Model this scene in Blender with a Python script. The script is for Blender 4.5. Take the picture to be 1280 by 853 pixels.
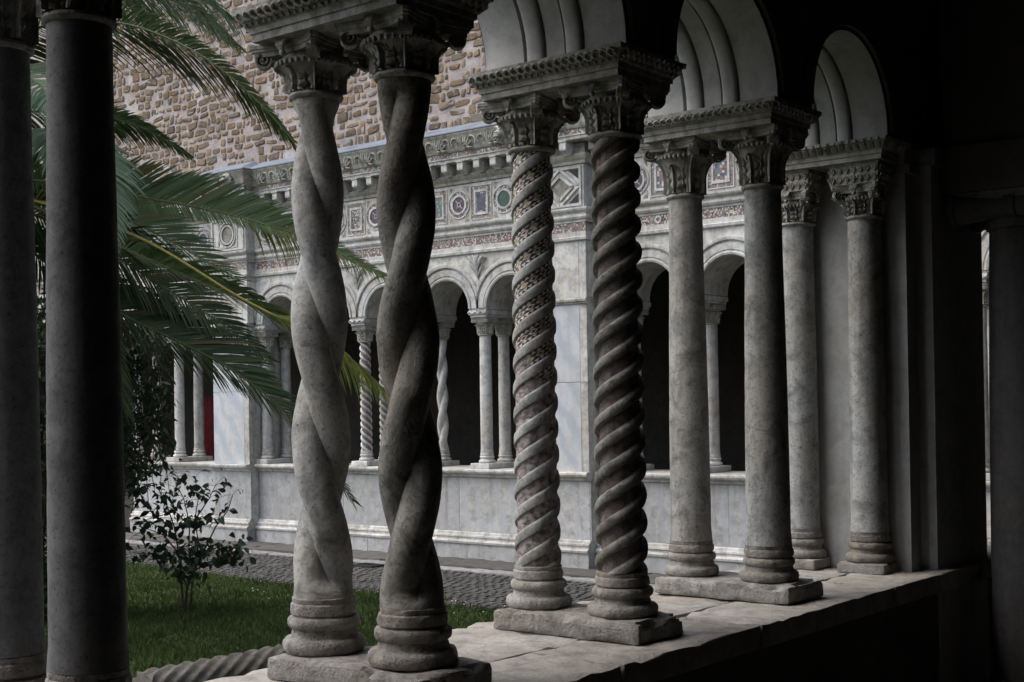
import bpy, bmesh, math, random
from mathutils import Vector, Matrix, noise
import numpy as np

for o in list(bpy.data.objects):
    bpy.data.objects.remove(o, do_unlink=True)
S = bpy.context.scene
COL = S.collection
R = math.radians
PI = math.pi

# ------------------------------------------------------------------ camera
CAM = Vector((2.78655, -1.73429, 0.72676))
YAW, PITCH, ROLL, FPX = 0.678329, 0.005905, -0.016252, 1687.74
PPX, PPY = -2.473, 68.528
fw = Vector((-math.sin(YAW)*math.cos(PITCH), math.cos(YAW)*math.cos(PITCH), math.sin(PITCH)))
rt = Vector((math.cos(YAW), math.sin(YAW), 0)); up = rt.cross(fw)
rt2 = rt*math.cos(ROLL) + up*math.sin(ROLL); up2 = -rt*math.sin(ROLL) + up*math.cos(ROLL)
cd = bpy.data.cameras.new('camera'); cam = bpy.data.objects.new('camera', cd); COL.objects.link(cam)
M = Matrix.Identity(4)
for i in range(3):
    M[i][0] = rt2[i]; M[i][1] = up2[i]; M[i][2] = -fw[i]; M[i][3] = CAM[i]
cam.matrix_world = M
cd.sensor_fit = 'HORIZONTAL'; cd.sensor_width = 36.0; cd.lens = FPX/1280*36
cd.shift_x = -PPX/1280; cd.shift_y = PPY/1280
cd.clip_start = 0.05; cd.clip_end = 2000
S.camera = cam
S.cycles.use_adaptive_sampling = True; S.cycles.adaptive_threshold = 0.02
S.cycles.max_bounces = 6; S.cycles.diffuse_bounces = 3; S.cycles.glossy_bounces = 2; S.cycles.transmission_bounces = 2
S.render.resolution_x = 1024; S.render.resolution_y = 682

def ray(x, y): return fw + rt2*((x-640-PPX)/FPX) - up2*((y-426.5-PPY)/FPX)
def at(x, y, depth): return CAM + ray(x, y)*depth
def onplane(x, y, ax, v):
    d = ray(x, y); return CAM + d*((v-CAM[ax])/d[ax])

# ------------------------------------------------------------------ light
SUN_AZ = math.atan2(-0.75, -0.9)   # direction towards the sun, from the -x -y quarter
SUN_EL = R(58)
w = bpy.data.worlds.new('World'); S.world = w; w.use_nodes = True
nt = w.node_tree; bg = nt.nodes['Background']
sk = nt.nodes.new('ShaderNodeTexSky'); sk.sky_type = 'NISHITA'; sk.sun_disc = False
sk.sun_elevation = SUN_EL; sk.sun_rotation = PI/2 - SUN_AZ
sk.air_density = 1.0; sk.dust_density = 4.0; sk.ozone_density = 1.0
hs = nt.nodes.new('ShaderNodeHueSaturation'); hs.inputs['Saturation'].default_value = 0.6   # overcast: greyer than a clear sky
nt.links.new(sk.outputs[0], hs.inputs['Color']); nt.links.new(hs.outputs[0], bg.inputs[0]); bg.inputs[1].default_value = 0.15
sd = bpy.data.lights.new('sun', 'SUN'); sd.energy = 0.7; sd.angle = R(60); sd.color = (1.0, 0.985, 0.97)
sun = bpy.data.objects.new('sun', sd); COL.objects.link(sun)
sdir = Vector((math.cos(SUN_AZ)*math.cos(SUN_EL), math.sin(SUN_AZ)*math.cos(SUN_EL), math.sin(SUN_EL)))
sun.rotation_euler = sdir.to_track_quat('Z', 'Y').to_euler()
sun.location = (-6, 0, 12)
S.view_settings.view_transform = 'Standard'; S.view_settings.look = 'None'
S.view_settings.exposure = 1.05; S.view_settings.gamma = 1.0
S.view_settings.use_curve_mapping = False

# ------------------------------------------------------------------ materials
class NT:
    def __init__(s, name):
        s.m = bpy.data.materials.new(name); s.m.use_nodes = True
        s.t = s.m.node_tree; s.b = s.t.nodes['Principled BSDF']
        s.tc = s.n('ShaderNodeTexCoord')
    def n(s, k, **kw):
        x = s.t.nodes.new(k)
        for a, v in kw.items(): setattr(x, a, v)
        return x
    def l(s, a, b): s.t.links.new(a, b)
    def noise(s, scale, detail=5, rough=.55, vec=None, dist=0):
        x = s.n('ShaderNodeTexNoise'); x.inputs['Scale'].default_value = scale
        x.inputs['Detail'].default_value = detail; x.inputs['Roughness'].default_value = rough
        x.inputs['Distortion'].default_value = dist
        s.l(vec if vec else s.tc.outputs['Object'], x.inputs['Vector']); return x.outputs['Fac']
    def vor(s, scale, feature='F1', vec=None, out='Distance'):
        x = s.n('ShaderNodeTexVoronoi', feature=feature); x.inputs['Scale'].default_value = scale
        s.l(vec if vec else s.tc.outputs['Object'], x.inputs['Vector']); return x.outputs[out]
    def ramp(s, fac, stops):
        x = s.n('ShaderNodeValToRGB'); e = x.color_ramp.elements
        while len(e) < len(stops): e.new(.5)
        for k, (p, c) in enumerate(stops):
            e[k].position = p; e[k].color = (c if isinstance(c, tuple) else (c, c, c)) + (1,)
        s.l(fac, x.inputs[0]); return x.outputs[0]
    def mix(s, a, b, fac, mode='MIX'):
        x = s.n('ShaderNodeMix', data_type='RGBA', blend_type=mode)
        for v, i in ((a, 6), (b, 7), (fac, 0)):
            if hasattr(v, 'is_linked') or hasattr(v, 'links'): s.l(v, x.inputs[i])
            elif isinstance(v, tuple): x.inputs[i].default_value = v + (1,)
            else: x.inputs[i].default_value = v
        return x.outputs[2]
    def math(s, op, a, b=0.0, c=None):
        x = s.n('ShaderNodeMath', operation=op)
        for i, v in enumerate((a, b, c)):
            if v is None: continue
            if hasattr(v, 'links'): s.l(v, x.inputs[i])
            else: x.inputs[i].default_value = v
        return x.outputs[0]
    def mapv(s, vec, scale=(1,1,1), rot=(0,0,0), loc=(0,0,0)):
        x = s.n('ShaderNodeMapping'); x.inputs['Scale'].default_value = scale
        x.inputs['Rotation'].default_value = rot; x.inputs['Location'].default_value = loc
        s.l(vec, x.inputs[0]); return x.outputs[0]
    def rnd(s):
        a = s.n('ShaderNodeObjectInfo').outputs['Random']; b = s.n('ShaderNodeNewGeometry').outputs['Random Per Island']
        return s.math('FRACT', s.math('ADD', a, b))
    def bump(s, h, dist, strength=1.0, prev=None):
        x = s.n('ShaderNodeBump'); x.inputs['Distance'].default_value = dist; x.inputs['Strength'].default_value = strength
        s.l(h, x.inputs['Height'])
        if prev: s.l(prev, x.inputs['Normal'])
        return x.outputs[0]
    def done(s, col, rough=.8, normal=None, spec=.3):
        if hasattr(col, 'links'): s.l(col, s.b.inputs['Base Color'])
        else: s.b.inputs['Base Color'].default_value = col + (1,)
        if hasattr(rough, 'links'): s.l(rough, s.b.inputs['Roughness'])
        else: s.b.inputs['Roughness'].default_value = rough
        s.b.inputs['Specular IOR Level'].default_value = spec
        if normal: s.l(normal, s.b.inputs['Normal'])
        return s.m

def stone_mat(name, base, dark, warm, pit=.35, bumpd=.006, soot=.5, scale=1.0, veins=None):
    """weathered marble: blotches, dirt, pits and fine grain"""
    s = NT(name)
    info = s.n('ShaderNodeObjectInfo')
    off = s.n('ShaderNodeVectorMath', operation='SCALE'); 
    comb = s.n('ShaderNodeCombineXYZ'); s.l(info.outputs['Random'], comb.inputs[0]); s.l(info.outputs['Random'], comb.inputs[2])
    s.l(comb.outputs[0], off.inputs[0]); off.inputs['Scale'].default_value = 37.0
    add = s.n('ShaderNodeVectorMath', operation='ADD')
    s.l(s.tc.outputs['Object'], add.inputs[0]); s.l(off.outputs[0], add.inputs[1]); v = add.outputs[0]
    big = s.noise(2.2*scale, 4, .6, v); mid = s.noise(11*scale, 5, .7, v, .5); fine = s.noise(85*scale, 3, .7, v)
    streak = s.noise(1.0, 3, .6, s.mapv(v, (14*scale, 14*scale, 1.1*scale)))
    c = s.mix(base, warm, s.ramp(big, [(.38, 0.0), (.68, .8)]))
    c = s.mix(c, dark, s.math('MULTIPLY', s.ramp(mid, [(.44, 0.0), (.72, 1.0)]), soot))
    c = s.mix(c, dark, s.math('MULTIPLY', s.ramp(streak, [(.5, 0.0), (.75, 1.0)]), soot*.8))
    if veins:
        vn = s.n('ShaderNodeTexWave', wave_type='BANDS', bands_direction='DIAGONAL')
        vn.inputs['Scale'].default_value = veins[1]; vn.inputs['Distortion'].default_value = 5.5
        vn.inputs['Detail'].default_value = 4; vn.inputs['Detail Scale'].default_value = 1.4
        s.l(s.mapv(v, veins[2] if len(veins) > 2 else (1, 1, 1)), vn.inputs['Vector'])
        c = s.mix(c, veins[0], s.math('MULTIPLY', s.ramp(vn.outputs['Fac'], [(.35, 0.0), (.9, 1.0)]), .6))
    c = s.mix(c, dark, s.math('MULTIPLY', s.ramp(fine, [(.52, 0.0), (.68, 1.0)]), pit))
    spots = s.math('MULTIPLY', s.ramp(s.vor(26*scale, vec=v), [(.06, 1.0), (.15, 0.0)]), s.ramp(mid, [(.42, 0.0), (.56, 1.0)]))
    c = s.mix(c, (.03, .028, .026), s.math('MULTIPLY', spots, pit*1.3))
    c = s.mix(c, warm, s.ramp(s.noise(5*scale, 4, .7, v, 1.0), [(.56, 0.0), (.70, .8)]))
    crack = s.n('ShaderNodeTexVoronoi', feature='DISTANCE_TO_EDGE'); crack.inputs['Scale'].default_value = 2.6*scale
    dn = s.n('ShaderNodeVectorMath', operation='MULTIPLY_ADD'); nz_ = s.n('ShaderNodeTexNoise'); nz_.inputs['Scale'].default_value = 5*scale; nz_.inputs['Detail'].default_value = 3
    s.l(v, nz_.inputs['Vector']); s.l(nz_.outputs['Color'], dn.inputs[0]); dn.inputs[1].default_value = (.16, .16, .16); s.l(v, dn.inputs[2]); s.l(dn.outputs[0], crack.inputs['Vector'])
    ck = s.math('MULTIPLY', s.ramp(crack.outputs['Distance'], [(.004, 1.0), (.012, 0.0)]), s.ramp(big, [(.50, 0.0), (.58, 1.0)]))
    c = s.mix(c, (.035, .033, .03), s.math('MULTIPLY', ck, min(.3, pit*.5)))
    tone = s.n('ShaderNodeHueSaturation'); s.l(s.math('MULTIPLY_ADD', info.outputs['Random'], .26, .86), tone.inputs['Value']); s.l(c, tone.inputs['Color']); c = tone.outputs[0]
    h = s.math('ADD', s.math('MULTIPLY', mid, .9), s.math('MULTIPLY', fine, .42))
    nrm = s.bump(h, bumpd, .7)
    return s.done(c, s.ramp(mid, [(.3, .62), (.7, .9)]), nrm, .25)

MAT = {}
MAT['col'] = stone_mat('column_marble', (.335, .345, .345), (.07, .072, .072), (.27, .245, .205), .6, .0055, .9)
MAT['col2'] = stone_mat('worn_marble', (.245, .245, .23), (.045, .045, .042), (.19, .165, .13), .65, .012, 1.0)
MAT['granite'] = stone_mat('grey_granite', (.16, .165, .175), (.06, .06, .063), (.125, .12, .115), .7, .003, .7, 1.6)
MAT['ledge'] = stone_mat('ledge_stone', (.37, .355, .335), (.11, .10, .09), (.30, .265, .22), .4, .012, .65, .9)
MAT['base'] = stone_mat('base_stone', (.30, .29, .275), (.075, .07, .063), (.245, .215, .175), .55, .020, .75, 1.3)
MAT['fallen'] = stone_mat('dirty_marble', (.15, .14, .125), (.04, .038, .033), (.12, .105, .08), .5, .01, .9)
MAT['carve'] = stone_mat('carved_stone', (.36, .36, .34), (.06, .06, .055), (.26, .235, .18), .45, .008, .85, 1.6)
MAT['soffit'] = stone_mat('arch_marble', (.37, .38, .38), (.16, .16, .155), (.32, .31, .29), .2, .003, .5)
MAT['far'] = stone_mat('facade_marble', (.55, .555, .55), (.16, .155, .14), (.46, .425, .36), .35, .006, .75, .9)
MAT['farcarve'] = stone_mat('facade_carving', (.42, .42, .39), (.12, .12, .105), (.37, .34, .27), .4, .008, .85)
MAT['farslab'] = stone_mat('veined_slab', (.47, .49, .52), (.22, .23, .24), (.44, .44, .43), .1, .002, .35, .7, ((.30, .34, .39), 1.5, (1.2, 1, .9)))
MAT['farpanel'] = stone_mat('parapet_slab', (.43, .44, .445), (.17, .17, .165), (.38, .365, .34), .3, .003, .8, .8, ((.35, .365, .385), 1.4, (2.4, 1, .25)))
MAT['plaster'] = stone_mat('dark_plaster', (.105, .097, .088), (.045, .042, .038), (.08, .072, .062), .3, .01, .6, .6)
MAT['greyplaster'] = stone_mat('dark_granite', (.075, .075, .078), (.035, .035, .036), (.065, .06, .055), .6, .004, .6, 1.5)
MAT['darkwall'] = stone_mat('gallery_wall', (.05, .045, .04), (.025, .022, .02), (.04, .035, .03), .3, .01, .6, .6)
MAT['groove'] = NT('groove_dark').done((.045, .043, .04), .95)  # even near-black for the pier panel grooves and corner triangles

def mosaic_mat(name, cols, scale, dark=.5, uv=False, gold=False):
    s = NT(name)
    vec = s.tc.outputs['UV'] if uv else s.tc.outputs['Object']
    v1 = s.n('ShaderNodeTexVoronoi', feature='F1', distance='CHEBYCHEV'); v1.inputs['Scale'].default_value = scale
    v1.inputs['Randomness'].default_value = .25
    s.l(vec, v1.inputs['Vector'])
    sep = s.n('ShaderNodeSeparateColor'); s.l(v1.outputs['Color'], sep.inputs[0])
    st = []
    x = s.n('ShaderNodeValToRGB'); x.color_ramp.interpolation = 'CONSTANT'; e = x.color_ramp.elements
    while len(e) < len(cols): e.new(.5)
    for k, c in enumerate(cols): e[k].position = k/len(cols); e[k].color = c + (1,)
    s.l(sep.outputs[0], x.inputs[0])
    edge = s.ramp(v1.outputs['Distance'], [(.40, 0.0), (.5, 1.0)])
    c = s.mix(x.outputs[0], (.18, .165, .15), edge)
    c = s.mix(c, (.2, .18, .165), s.ramp(s.noise(7, 5), [(.48, 0.0), (.7, .7)]))
    return s.done(c, .45, s.bump(edge, .002, .5), .4)
MR, MD, MW, MB_, MG = (.20, .085, .075), (.04, .035, .04), (.52, .5, .46), (.10, .13, .2), (.42, .28, .08)
MAT['mos'] = mosaic_mat('mosaic_red', [MR, MD, MW, MR, MB_, MW, MD, (.35, .18, .1)], 55)
MAT['mos2'] = mosaic_mat('mosaic_grey', [MB_, MD, MW, (.22, .1, .08), (.25, .24, .24), MW, MD], 50)
MAT['mosblue'] = mosaic_mat('mosaic_blue', [(.07, .1, .17), MW, (.09, .12, .18), (.3, .12, .1), (.05, .06, .1)], 34)
MAT['mosgreen'] = mosaic_mat('mosaic_green', [(.05, .11, .09), (.07, .15, .12), (.3, .33, .3), (.04, .08, .07)], 45)
MAT['worn'] = stone_mat('worn_inlay_bed', (.29, .255, .245), (.06, .05, .05), (.25, .175, .17), .7, .03, .9, 4.0)

def tess_mat():
    """triangle tesserae in the spiral bands (uv: u across band 0..1, v along band in band widths)"""
    s = NT('spiral_tesserae')
    sp = s.n('ShaderNodeSeparateXYZ'); s.l(s.tc.outputs['UV'], sp.inputs[0]); u, v = sp.outputs[0], sp.outputs[1]
    # a row of small white triangles along each edge, big diamonds down the middle
    cu = s.math('MULTIPLY', s.math('ABSOLUTE', s.math('SUBTRACT', u, .5)), 2.0)          # 0 centre .. 1 edge
    tv = s.math('MULTIPLY', s.math('ABSOLUTE', s.math('SUBTRACT', s.math('FRACT', s.math('MULTIPLY', v, 1.7)), .5)), 2.0)
    eu = s.math('MULTIPLY', s.math('SUBTRACT', cu, .52), 2.2)                            # 0..1 inside the edge row
    tri = s.math('MULTIPLY', s.math('GREATER_THAN', eu, 0.0), s.math('GREATER_THAN', tv, eu))
    dv = s.math('MULTIPLY', s.math('ABSOLUTE', s.math('SUBTRACT', s.math('FRACT', s.math('MULTIPLY', v, .85)), .5)), 2.0)
    dia = s.math('LESS_THAN', s.math('ADD', dv, s.math('MULTIPLY', cu, 2.0)), 1.0)
    din = s.math('LESS_THAN', s.math('ADD', dv, s.math('MULTIPLY', cu, 2.0)), .5)
    fl = s.n('ShaderNodeCombineXYZ'); s.l(s.math('FLOOR', s.math('MULTIPLY', v, .85)), fl.inputs[0])
    wn = s.n('ShaderNodeTexWhiteNoise', noise_dimensions='2D'); s.l(fl.outputs[0], wn.inputs['Vector'])
    x = s.n('ShaderNodeValToRGB'); x.color_ramp.interpolation = 'CONSTANT'; e = x.color_ramp.elements
    cs = [(.10, .03, .03), (.34, .23, .06), (.05, .03, .035), (.13, .04, .035), (.30, .2, .055)]
    while len(e) < 5: e.new(.5)
    for k, c in enumerate(cs): e[k].position = k/5; e[k].color = c + (1,)
    s.l(wn.outputs['Value'], x.inputs[0])
    c = s.mix((.04, .022, .022), (.55, .53, .48), tri)
    c = s.mix(c, (.40, .36, .30), dia); c = s.mix(c, x.outputs[0], din)
    # patches where the stones fell out
    worn = s.ramp(s.noise(9, 4), [(.60, 0.0), (.66, 1.0)])
    zz = s.n('ShaderNodeSeparateXYZ'); s.l(s.tc.outputs['Object'], zz.inputs[0])
    low = s.math('MULTIPLY', s.math('SUBTRACT', .95, zz.outputs[2]), 1.4)
    wlow = s.ramp(s.math('ADD', s.noise(6, 3), low), [(.62, 0.0), (.7, 1.0)])
    bed = s.mix((.30, .255, .25), (.07, .055, .055), s.ramp(s.noise(45, 5), [(.4, 0.0), (.65, 1.0)]))
    wf = s.math('MAXIMUM', worn, wlow)
    c = s.mix(c, bed, wf)
    return s.done(c, .5, s.bump(s.noise(60, 3), .004, .6), .4)
MAT['tess'] = tess_mat()

def simple(name, col, rough=.6, var=.25, sc=12, spec=.3):
    s = NT(name); c = s.mix(col, tuple(x*(1-var*1.6) for x in col), s.ramp(s.noise(sc, 5), [(.35, 0.0), (.7, 1.0)]))
    return s.done(c, rough, s.bump(s.noise(sc*4, 4), .002, .5), spec)
MAT['porphyry'] = simple('porphyry', (.10, .065, .10), .35, .35, 25)
MAT['serpentine'] = simple('serpentine', (.05, .10, .085), .35, .35, 25)
MAT['pink'] = simple('pink_marble', (.36, .25, .25), .4, .3, 14)
MAT['blue'] = simple('blue_marble', (.10, .115, .16), .4, .5, 16)
MAT['greydisc'] = simple('grey_marble_disc', (.24, .23, .19), .5, .4, 14)
MAT['lead'] = simple('lead_flashing', (.20, .235, .29), .45, .2, 4, .5)
MAT['red'] = simple('red_cloth', (.10, .006, .010), .9, .3, 6)
MAT['iron'] = simple('iron', (.03, .03, .032), .6, .3, 20)

def mortar_mat():
    s = NT('mortar'); n = s.noise(6, 7, .65); f = s.noise(40, 5, .7)
    c = s.mix((.45, .40, .39), (.28, .235, .22), s.ramp(n, [(.35, 0.0), (.7, 1.0)]))
    c = s.mix(c, (.6, .57, .57), s.ramp(s.noise(2.3, 4), [(.52, 0.0), (.72, .6)]))
    return s.done(c, .95, s.bump(s.math('ADD', n, f), .03, .8), .1)
MAT['mortar'] = mortar_mat()
def rubble_mat():
    s = NT('rubble_stone'); r = s.rnd()
    c = s.ramp(r, [(0, (.20, .145, .10)), (.2, (.30, .22, .145)), (.4, (.15, .12, .095)), (.6, (.36, .275, .185)), (.75, (.21, .19, .165)), (.88, (.31, .19, .12)), (1, (.42, .38, .32))])
    c = s.mix(c, (.09, .065, .05), s.ramp(s.noise(16, 6, .7), [(.45, 0.0), (.75, .7)]))
    return s.done(c, .92, s.bump(s.noise(22, 6, .7), .03, .9), .1)
MAT['rubble'] = rubble_mat()

def leaf_mat(name, cols, trans=.25, rough=.45):
    s = NT(name); r = s.rnd()
    c = s.ramp(r, [(k/(len(cols)-1), c) for k, c in enumerate(cols)])
    s.l(c, s.b.inputs['Base Color']); s.b.inputs['Roughness'].default_value = rough
    s.b.inputs['Specular IOR Level'].default_value = .2
    t = s.n('ShaderNodeBsdfTranslucent'); s.l(c, t.inputs['Color'])
    mx = s.n('ShaderNodeMixShader'); mx.inputs[0].default_value = trans
    s.l(s.b.outputs[0], mx.inputs[1]); s.l(t.outputs[0], mx.inputs[2])
    s.l(mx.outputs[0], s.t.nodes['Material Output'].inputs['Surface']); return s.m
MAT['palm'] = leaf_mat('palm_leaf', [(.040, .072, .026), (.065, .110, .042), (.095, .15, .062), (.06, .105, .04), (.13, .17, .10), (.05, .09, .03), (.14, .11, .045)])
MAT['palm_dark'] = leaf_mat('palm_leaf_dark', [(.022, .044, .014), (.036, .066, .022), (.065, .105, .042), (.028, .054, .017), (.10, .085, .035)], .15)
MAT['palm_blue'] = leaf_mat('palm_leaf_pale', [(.09, .145, .085), (.125, .19, .115), (.16, .22, .15), (.08, .13, .065)])
MAT['palm_yellow'] = leaf_mat('palm_leaf_yellow', [(.13, .18, .05), (.20, .24, .07), (.30, .27, .06), (.09, .14, .05)])
MAT['rachis'] = simple('palm_midrib', (.11, .135, .05), .6, .3, 9)
MAT['rachis_y'] = simple('palm_midrib_yellow', (.20, .17, .035), .6, .3, 9)
MAT['rose'] = leaf_mat('shrub_leaf', [(.022, .040, .022), (.035, .060, .032), (.05, .078, .045), (.03, .05, .03)], .2)
MAT['bush'] = leaf_mat('bush_leaf', [(.02, .035, .016), (.03, .05, .022), (.04, .065, .028)], .2)
MAT['twig'] = simple('twig', (.06, .045, .035), .85, .3, 30)
MAT['bark'] = simple('palm_bark', (.10, .075, .05), .95, .5, 8)
def grass_mat():
    m = leaf_mat('grass_blade', [(.034, .056, .014), (.047, .077, .019), (.064, .10, .026), (.045, .066, .021), (.09, .085, .035)], .25, .8)
    t = m.node_tree; b = t.nodes['Principled BSDF']; src = b.inputs['Base Color'].links[0].from_socket
    tc = t.nodes.new('ShaderNodeTexCoord'); n = t.nodes.new('ShaderNodeTexNoise'); n.inputs['Scale'].default_value = 1.6; n.inputs['Detail'].default_value = 5
    t.links.new(tc.outputs['Object'], n.inputs['Vector'])
    mr = t.nodes.new('ShaderNodeMapRange'); mr.inputs[1].default_value = .35; mr.inputs[2].default_value = .68; mr.inputs[3].default_value = .55; mr.inputs[4].default_value = 1.3
    t.links.new(n.outputs['Fac'], mr.inputs[0]); hs_ = t.nodes.new('ShaderNodeHueSaturation'); t.links.new(mr.outputs[0], hs_.inputs['Value']); t.links.new(src, hs_.inputs['Color'])
    t.links.new(hs_.outputs[0], b.inputs['Base Color']); return m
MAT['grass_flat'] = leaf_mat('grass_blade', [(.034, .056, .014), (.047, .077, .019), (.064, .10, .026), (.045, .066, .021)], .25, .8)
def soil_mat():
    s = NT('lawn_soil')
    c = s.mix((.04, .065, .022), (.06, .10, .03), s.noise(3, 6)); c = s.mix(c, (.05, .045, .03), s.ramp(s.noise(14, 5), [(.5, 0.0), (.75, .6)]))
    return s.done(c, .95, s.bump(s.noise(60, 5), .03, 1), .1)
MAT['soil'] = soil_mat()
MAT['earth'] = simple('earth', (.09, .08, .065), .95, .3, 3)
def cobble_mat():
    s = NT('cobble'); r = s.rnd()
    c = s.ramp(r, [(0, (.050, .049, .048)), (.5, (.065, .063, .060)), (1, (.085, .081, .076))])
    c = s.mix(c, (.12, .112, .10), s.ramp(s.noise(3, 5), [(.5, 0.0), (.75, .5)]))
    return s.done(c, .8, s.bump(s.noise(40, 5), .01, .8), .3)
MAT['cobble'] = cobble_mat()
MAT['pave'] = stone_mat('kerb_stone', (.105, .10, .095), (.055, .053, .05), (.09, .084, .076), .4, .01, .7)
MAT['gutter'] = stone_mat('gutter_stone', (.30, .305, .31), (.11, .11, .11), (.22, .21, .195), .4, .006, .9)

# ------------------------------------------------------------------ object helpers
def tag(o, label=None, cat=None, group=None, kind=None):
    if label: o['label'] = label
    if cat: o['category'] = cat
    if group: o['group'] = group
    if kind: o['kind'] = kind
    elif cat: o['kind'] = 'thing'
    return o
def empty(name, loc, rz=0.0):
    o = bpy.data.objects.new(name, None); COL.objects.link(o); o.location = loc; o.rotation_euler.z = rz
    o.empty_display_size = .1; return o
def link(name, me, parent=None, loc=None):
    o = bpy.data.objects.new(name, me); COL.objects.link(o)
    if parent: o.parent = parent
    if loc is not None: o.location = loc
    return o
def copy_tree(o, parent=None):
    c = o.copy(); COL.objects.link(c); c.parent = parent
    for ch in o.children: copy_tree(ch, c)
    return c

class MBd:
    def __init__(s): s.v = []; s.f = []; s.uv = None; s.mi = None
    def add(s, vs, fs):
        b = len(s.v); s.v += [tuple(x) for x in vs]; s.f += [tuple(b+i for i in f) for f in fs]; return s
    def box(s, x0, x1, y0, y1, z0, z1):
        return s.add([(x0,y0,z0),(x1,y0,z0),(x1,y1,z0),(x0,y1,z0),(x0,y0,z1),(x1,y0,z1),(x1,y1,z1),(x0,y1,z1)],
                     [(0,3,2,1),(4,5,6,7),(0,1,5,4),(1,2,6,5),(2,3,7,6),(3,0,4,7)])
    def tube(s, pts, rad, n=6, cap=True):
        pts = [Vector(p) for p in pts]; rr = rad if isinstance(rad, (list, tuple)) else [rad]*len(pts)
        b = len(s.v); prev = None
        for i, p in enumerate(pts):
            t = (pts[min(i+1, len(pts)-1)] - pts[max(i-1, 0)])
            if t.length < 1e-9: t = Vector((0,0,1))
            t.normalize()
            a = prev if prev is not None else (Vector((0,0,1)) if abs(t.z) < .9 else Vector((1,0,0)))
            u = (a - t*a.dot(t))
            if u.length < 1e-6: u = t.orthogonal()
            u.normalize(); prev = u; v = t.cross(u)
            for k in range(n):
                an = 2*PI*k/n; s.v.append(tuple(p + (u*math.cos(an)+v*math.sin(an))*rr[i]))
        for i in range(len(pts)-1):
            for k in range(n):
                s.f.append((b+i*n+k, b+i*n+(k+1)%n, b+(i+1)*n+(k+1)%n, b+(i+1)*n+k))
        if cap:
            s.f.append(tuple(b+k for k in reversed(range(n)))); s.f.append(tuple(b+(len(pts)-1)*n+k for k in range(n)))
        return s
    def lathe(s, prof, n=32, c=(0,0,0), jit=0.0, seed=0):
        b = len(s.v)
        for r, z in prof:
            for k in range(n):
                a = 2*PI*k/n; rr = r
                if jit:
                    q = Vector((math.cos(a)*r*22+seed*7.1, math.sin(a)*r*22, z*22+seed*3.3))
                    rr += jit*(noise.noise(q)*.7+noise.noise(q*2.7)*.5) - jit*3.0*max(0, noise.noise(q*.9+Vector((5, 5, 5)))-.33)
                s.v.append((c[0]+rr*math.cos(a), c[1]+rr*math.sin(a), c[2]+z))
        for i in range(len(prof)-1):
            for k in range(n):
                s.f.append((b+i*n+k, b+i*n+(k+1)%n, b+(i+1)*n+(k+1)%n, b+(i+1)*n+k))
        s.f.append(tuple(b+k for k in reversed(range(n)))); s.f.append(tuple(b+(len(prof)-1)*n+k for k in range(n)))
        return s
    def ball(s, c, r, n=8, m=5, sc=(1,1,1)):
        prof = [(max(.001, math.sin(PI*i/m)), -math.cos(PI*i/m)) for i in range(m+1)]
        b = len(s.v); s.lathe(prof, n)
        for i in range(b, len(s.v)):
            x, y, z = s.v[i]; s.v[i] = (c[0]+x*r*sc[0], c[1]+y*r*sc[1], c[2]+z*r*sc[2])
        return s
    def sweepx(s, prof, x0, x1, axis='x'):
        """extrude a closed (y,z) profile along x (or an (x,z) profile along y)"""
        n = len(prof); b = len(s.v)
        for xx in (x0, x1):
            for a, z in prof: s.v.append((xx, a, z) if axis == 'x' else (a, xx, z))
        for k in range(n):
            s.f.append((b+k, b+(k+1)%n, b+n+(k+1)%n, b+n+k))
        s.f.append(tuple(b+k for k in reversed(range(n)))); s.f.append(tuple(b+n+k for k in range(n)))
        return s
    def mesh(s, name, mat=None, smooth=True, angle=40):
        me = bpy.data.meshes.new(name); me.from_pydata(s.v, [], s.f)
        bm = bmesh.new(); bm.from_mesh(me); bmesh.ops.recalc_face_normals(bm, faces=bm.faces); bm.to_mesh(me); bm.free()
        if mat: me.materials.append(MAT[mat])
        if smooth: me.shade_smooth(); me.set_sharp_from_angle(angle=R(angle))
        return me
    def build(s, name, mat, parent=None, loc=None, smooth=True, angle=40):
        return link(name, s.mesh(name, mat, smooth, angle), parent, loc)

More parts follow.
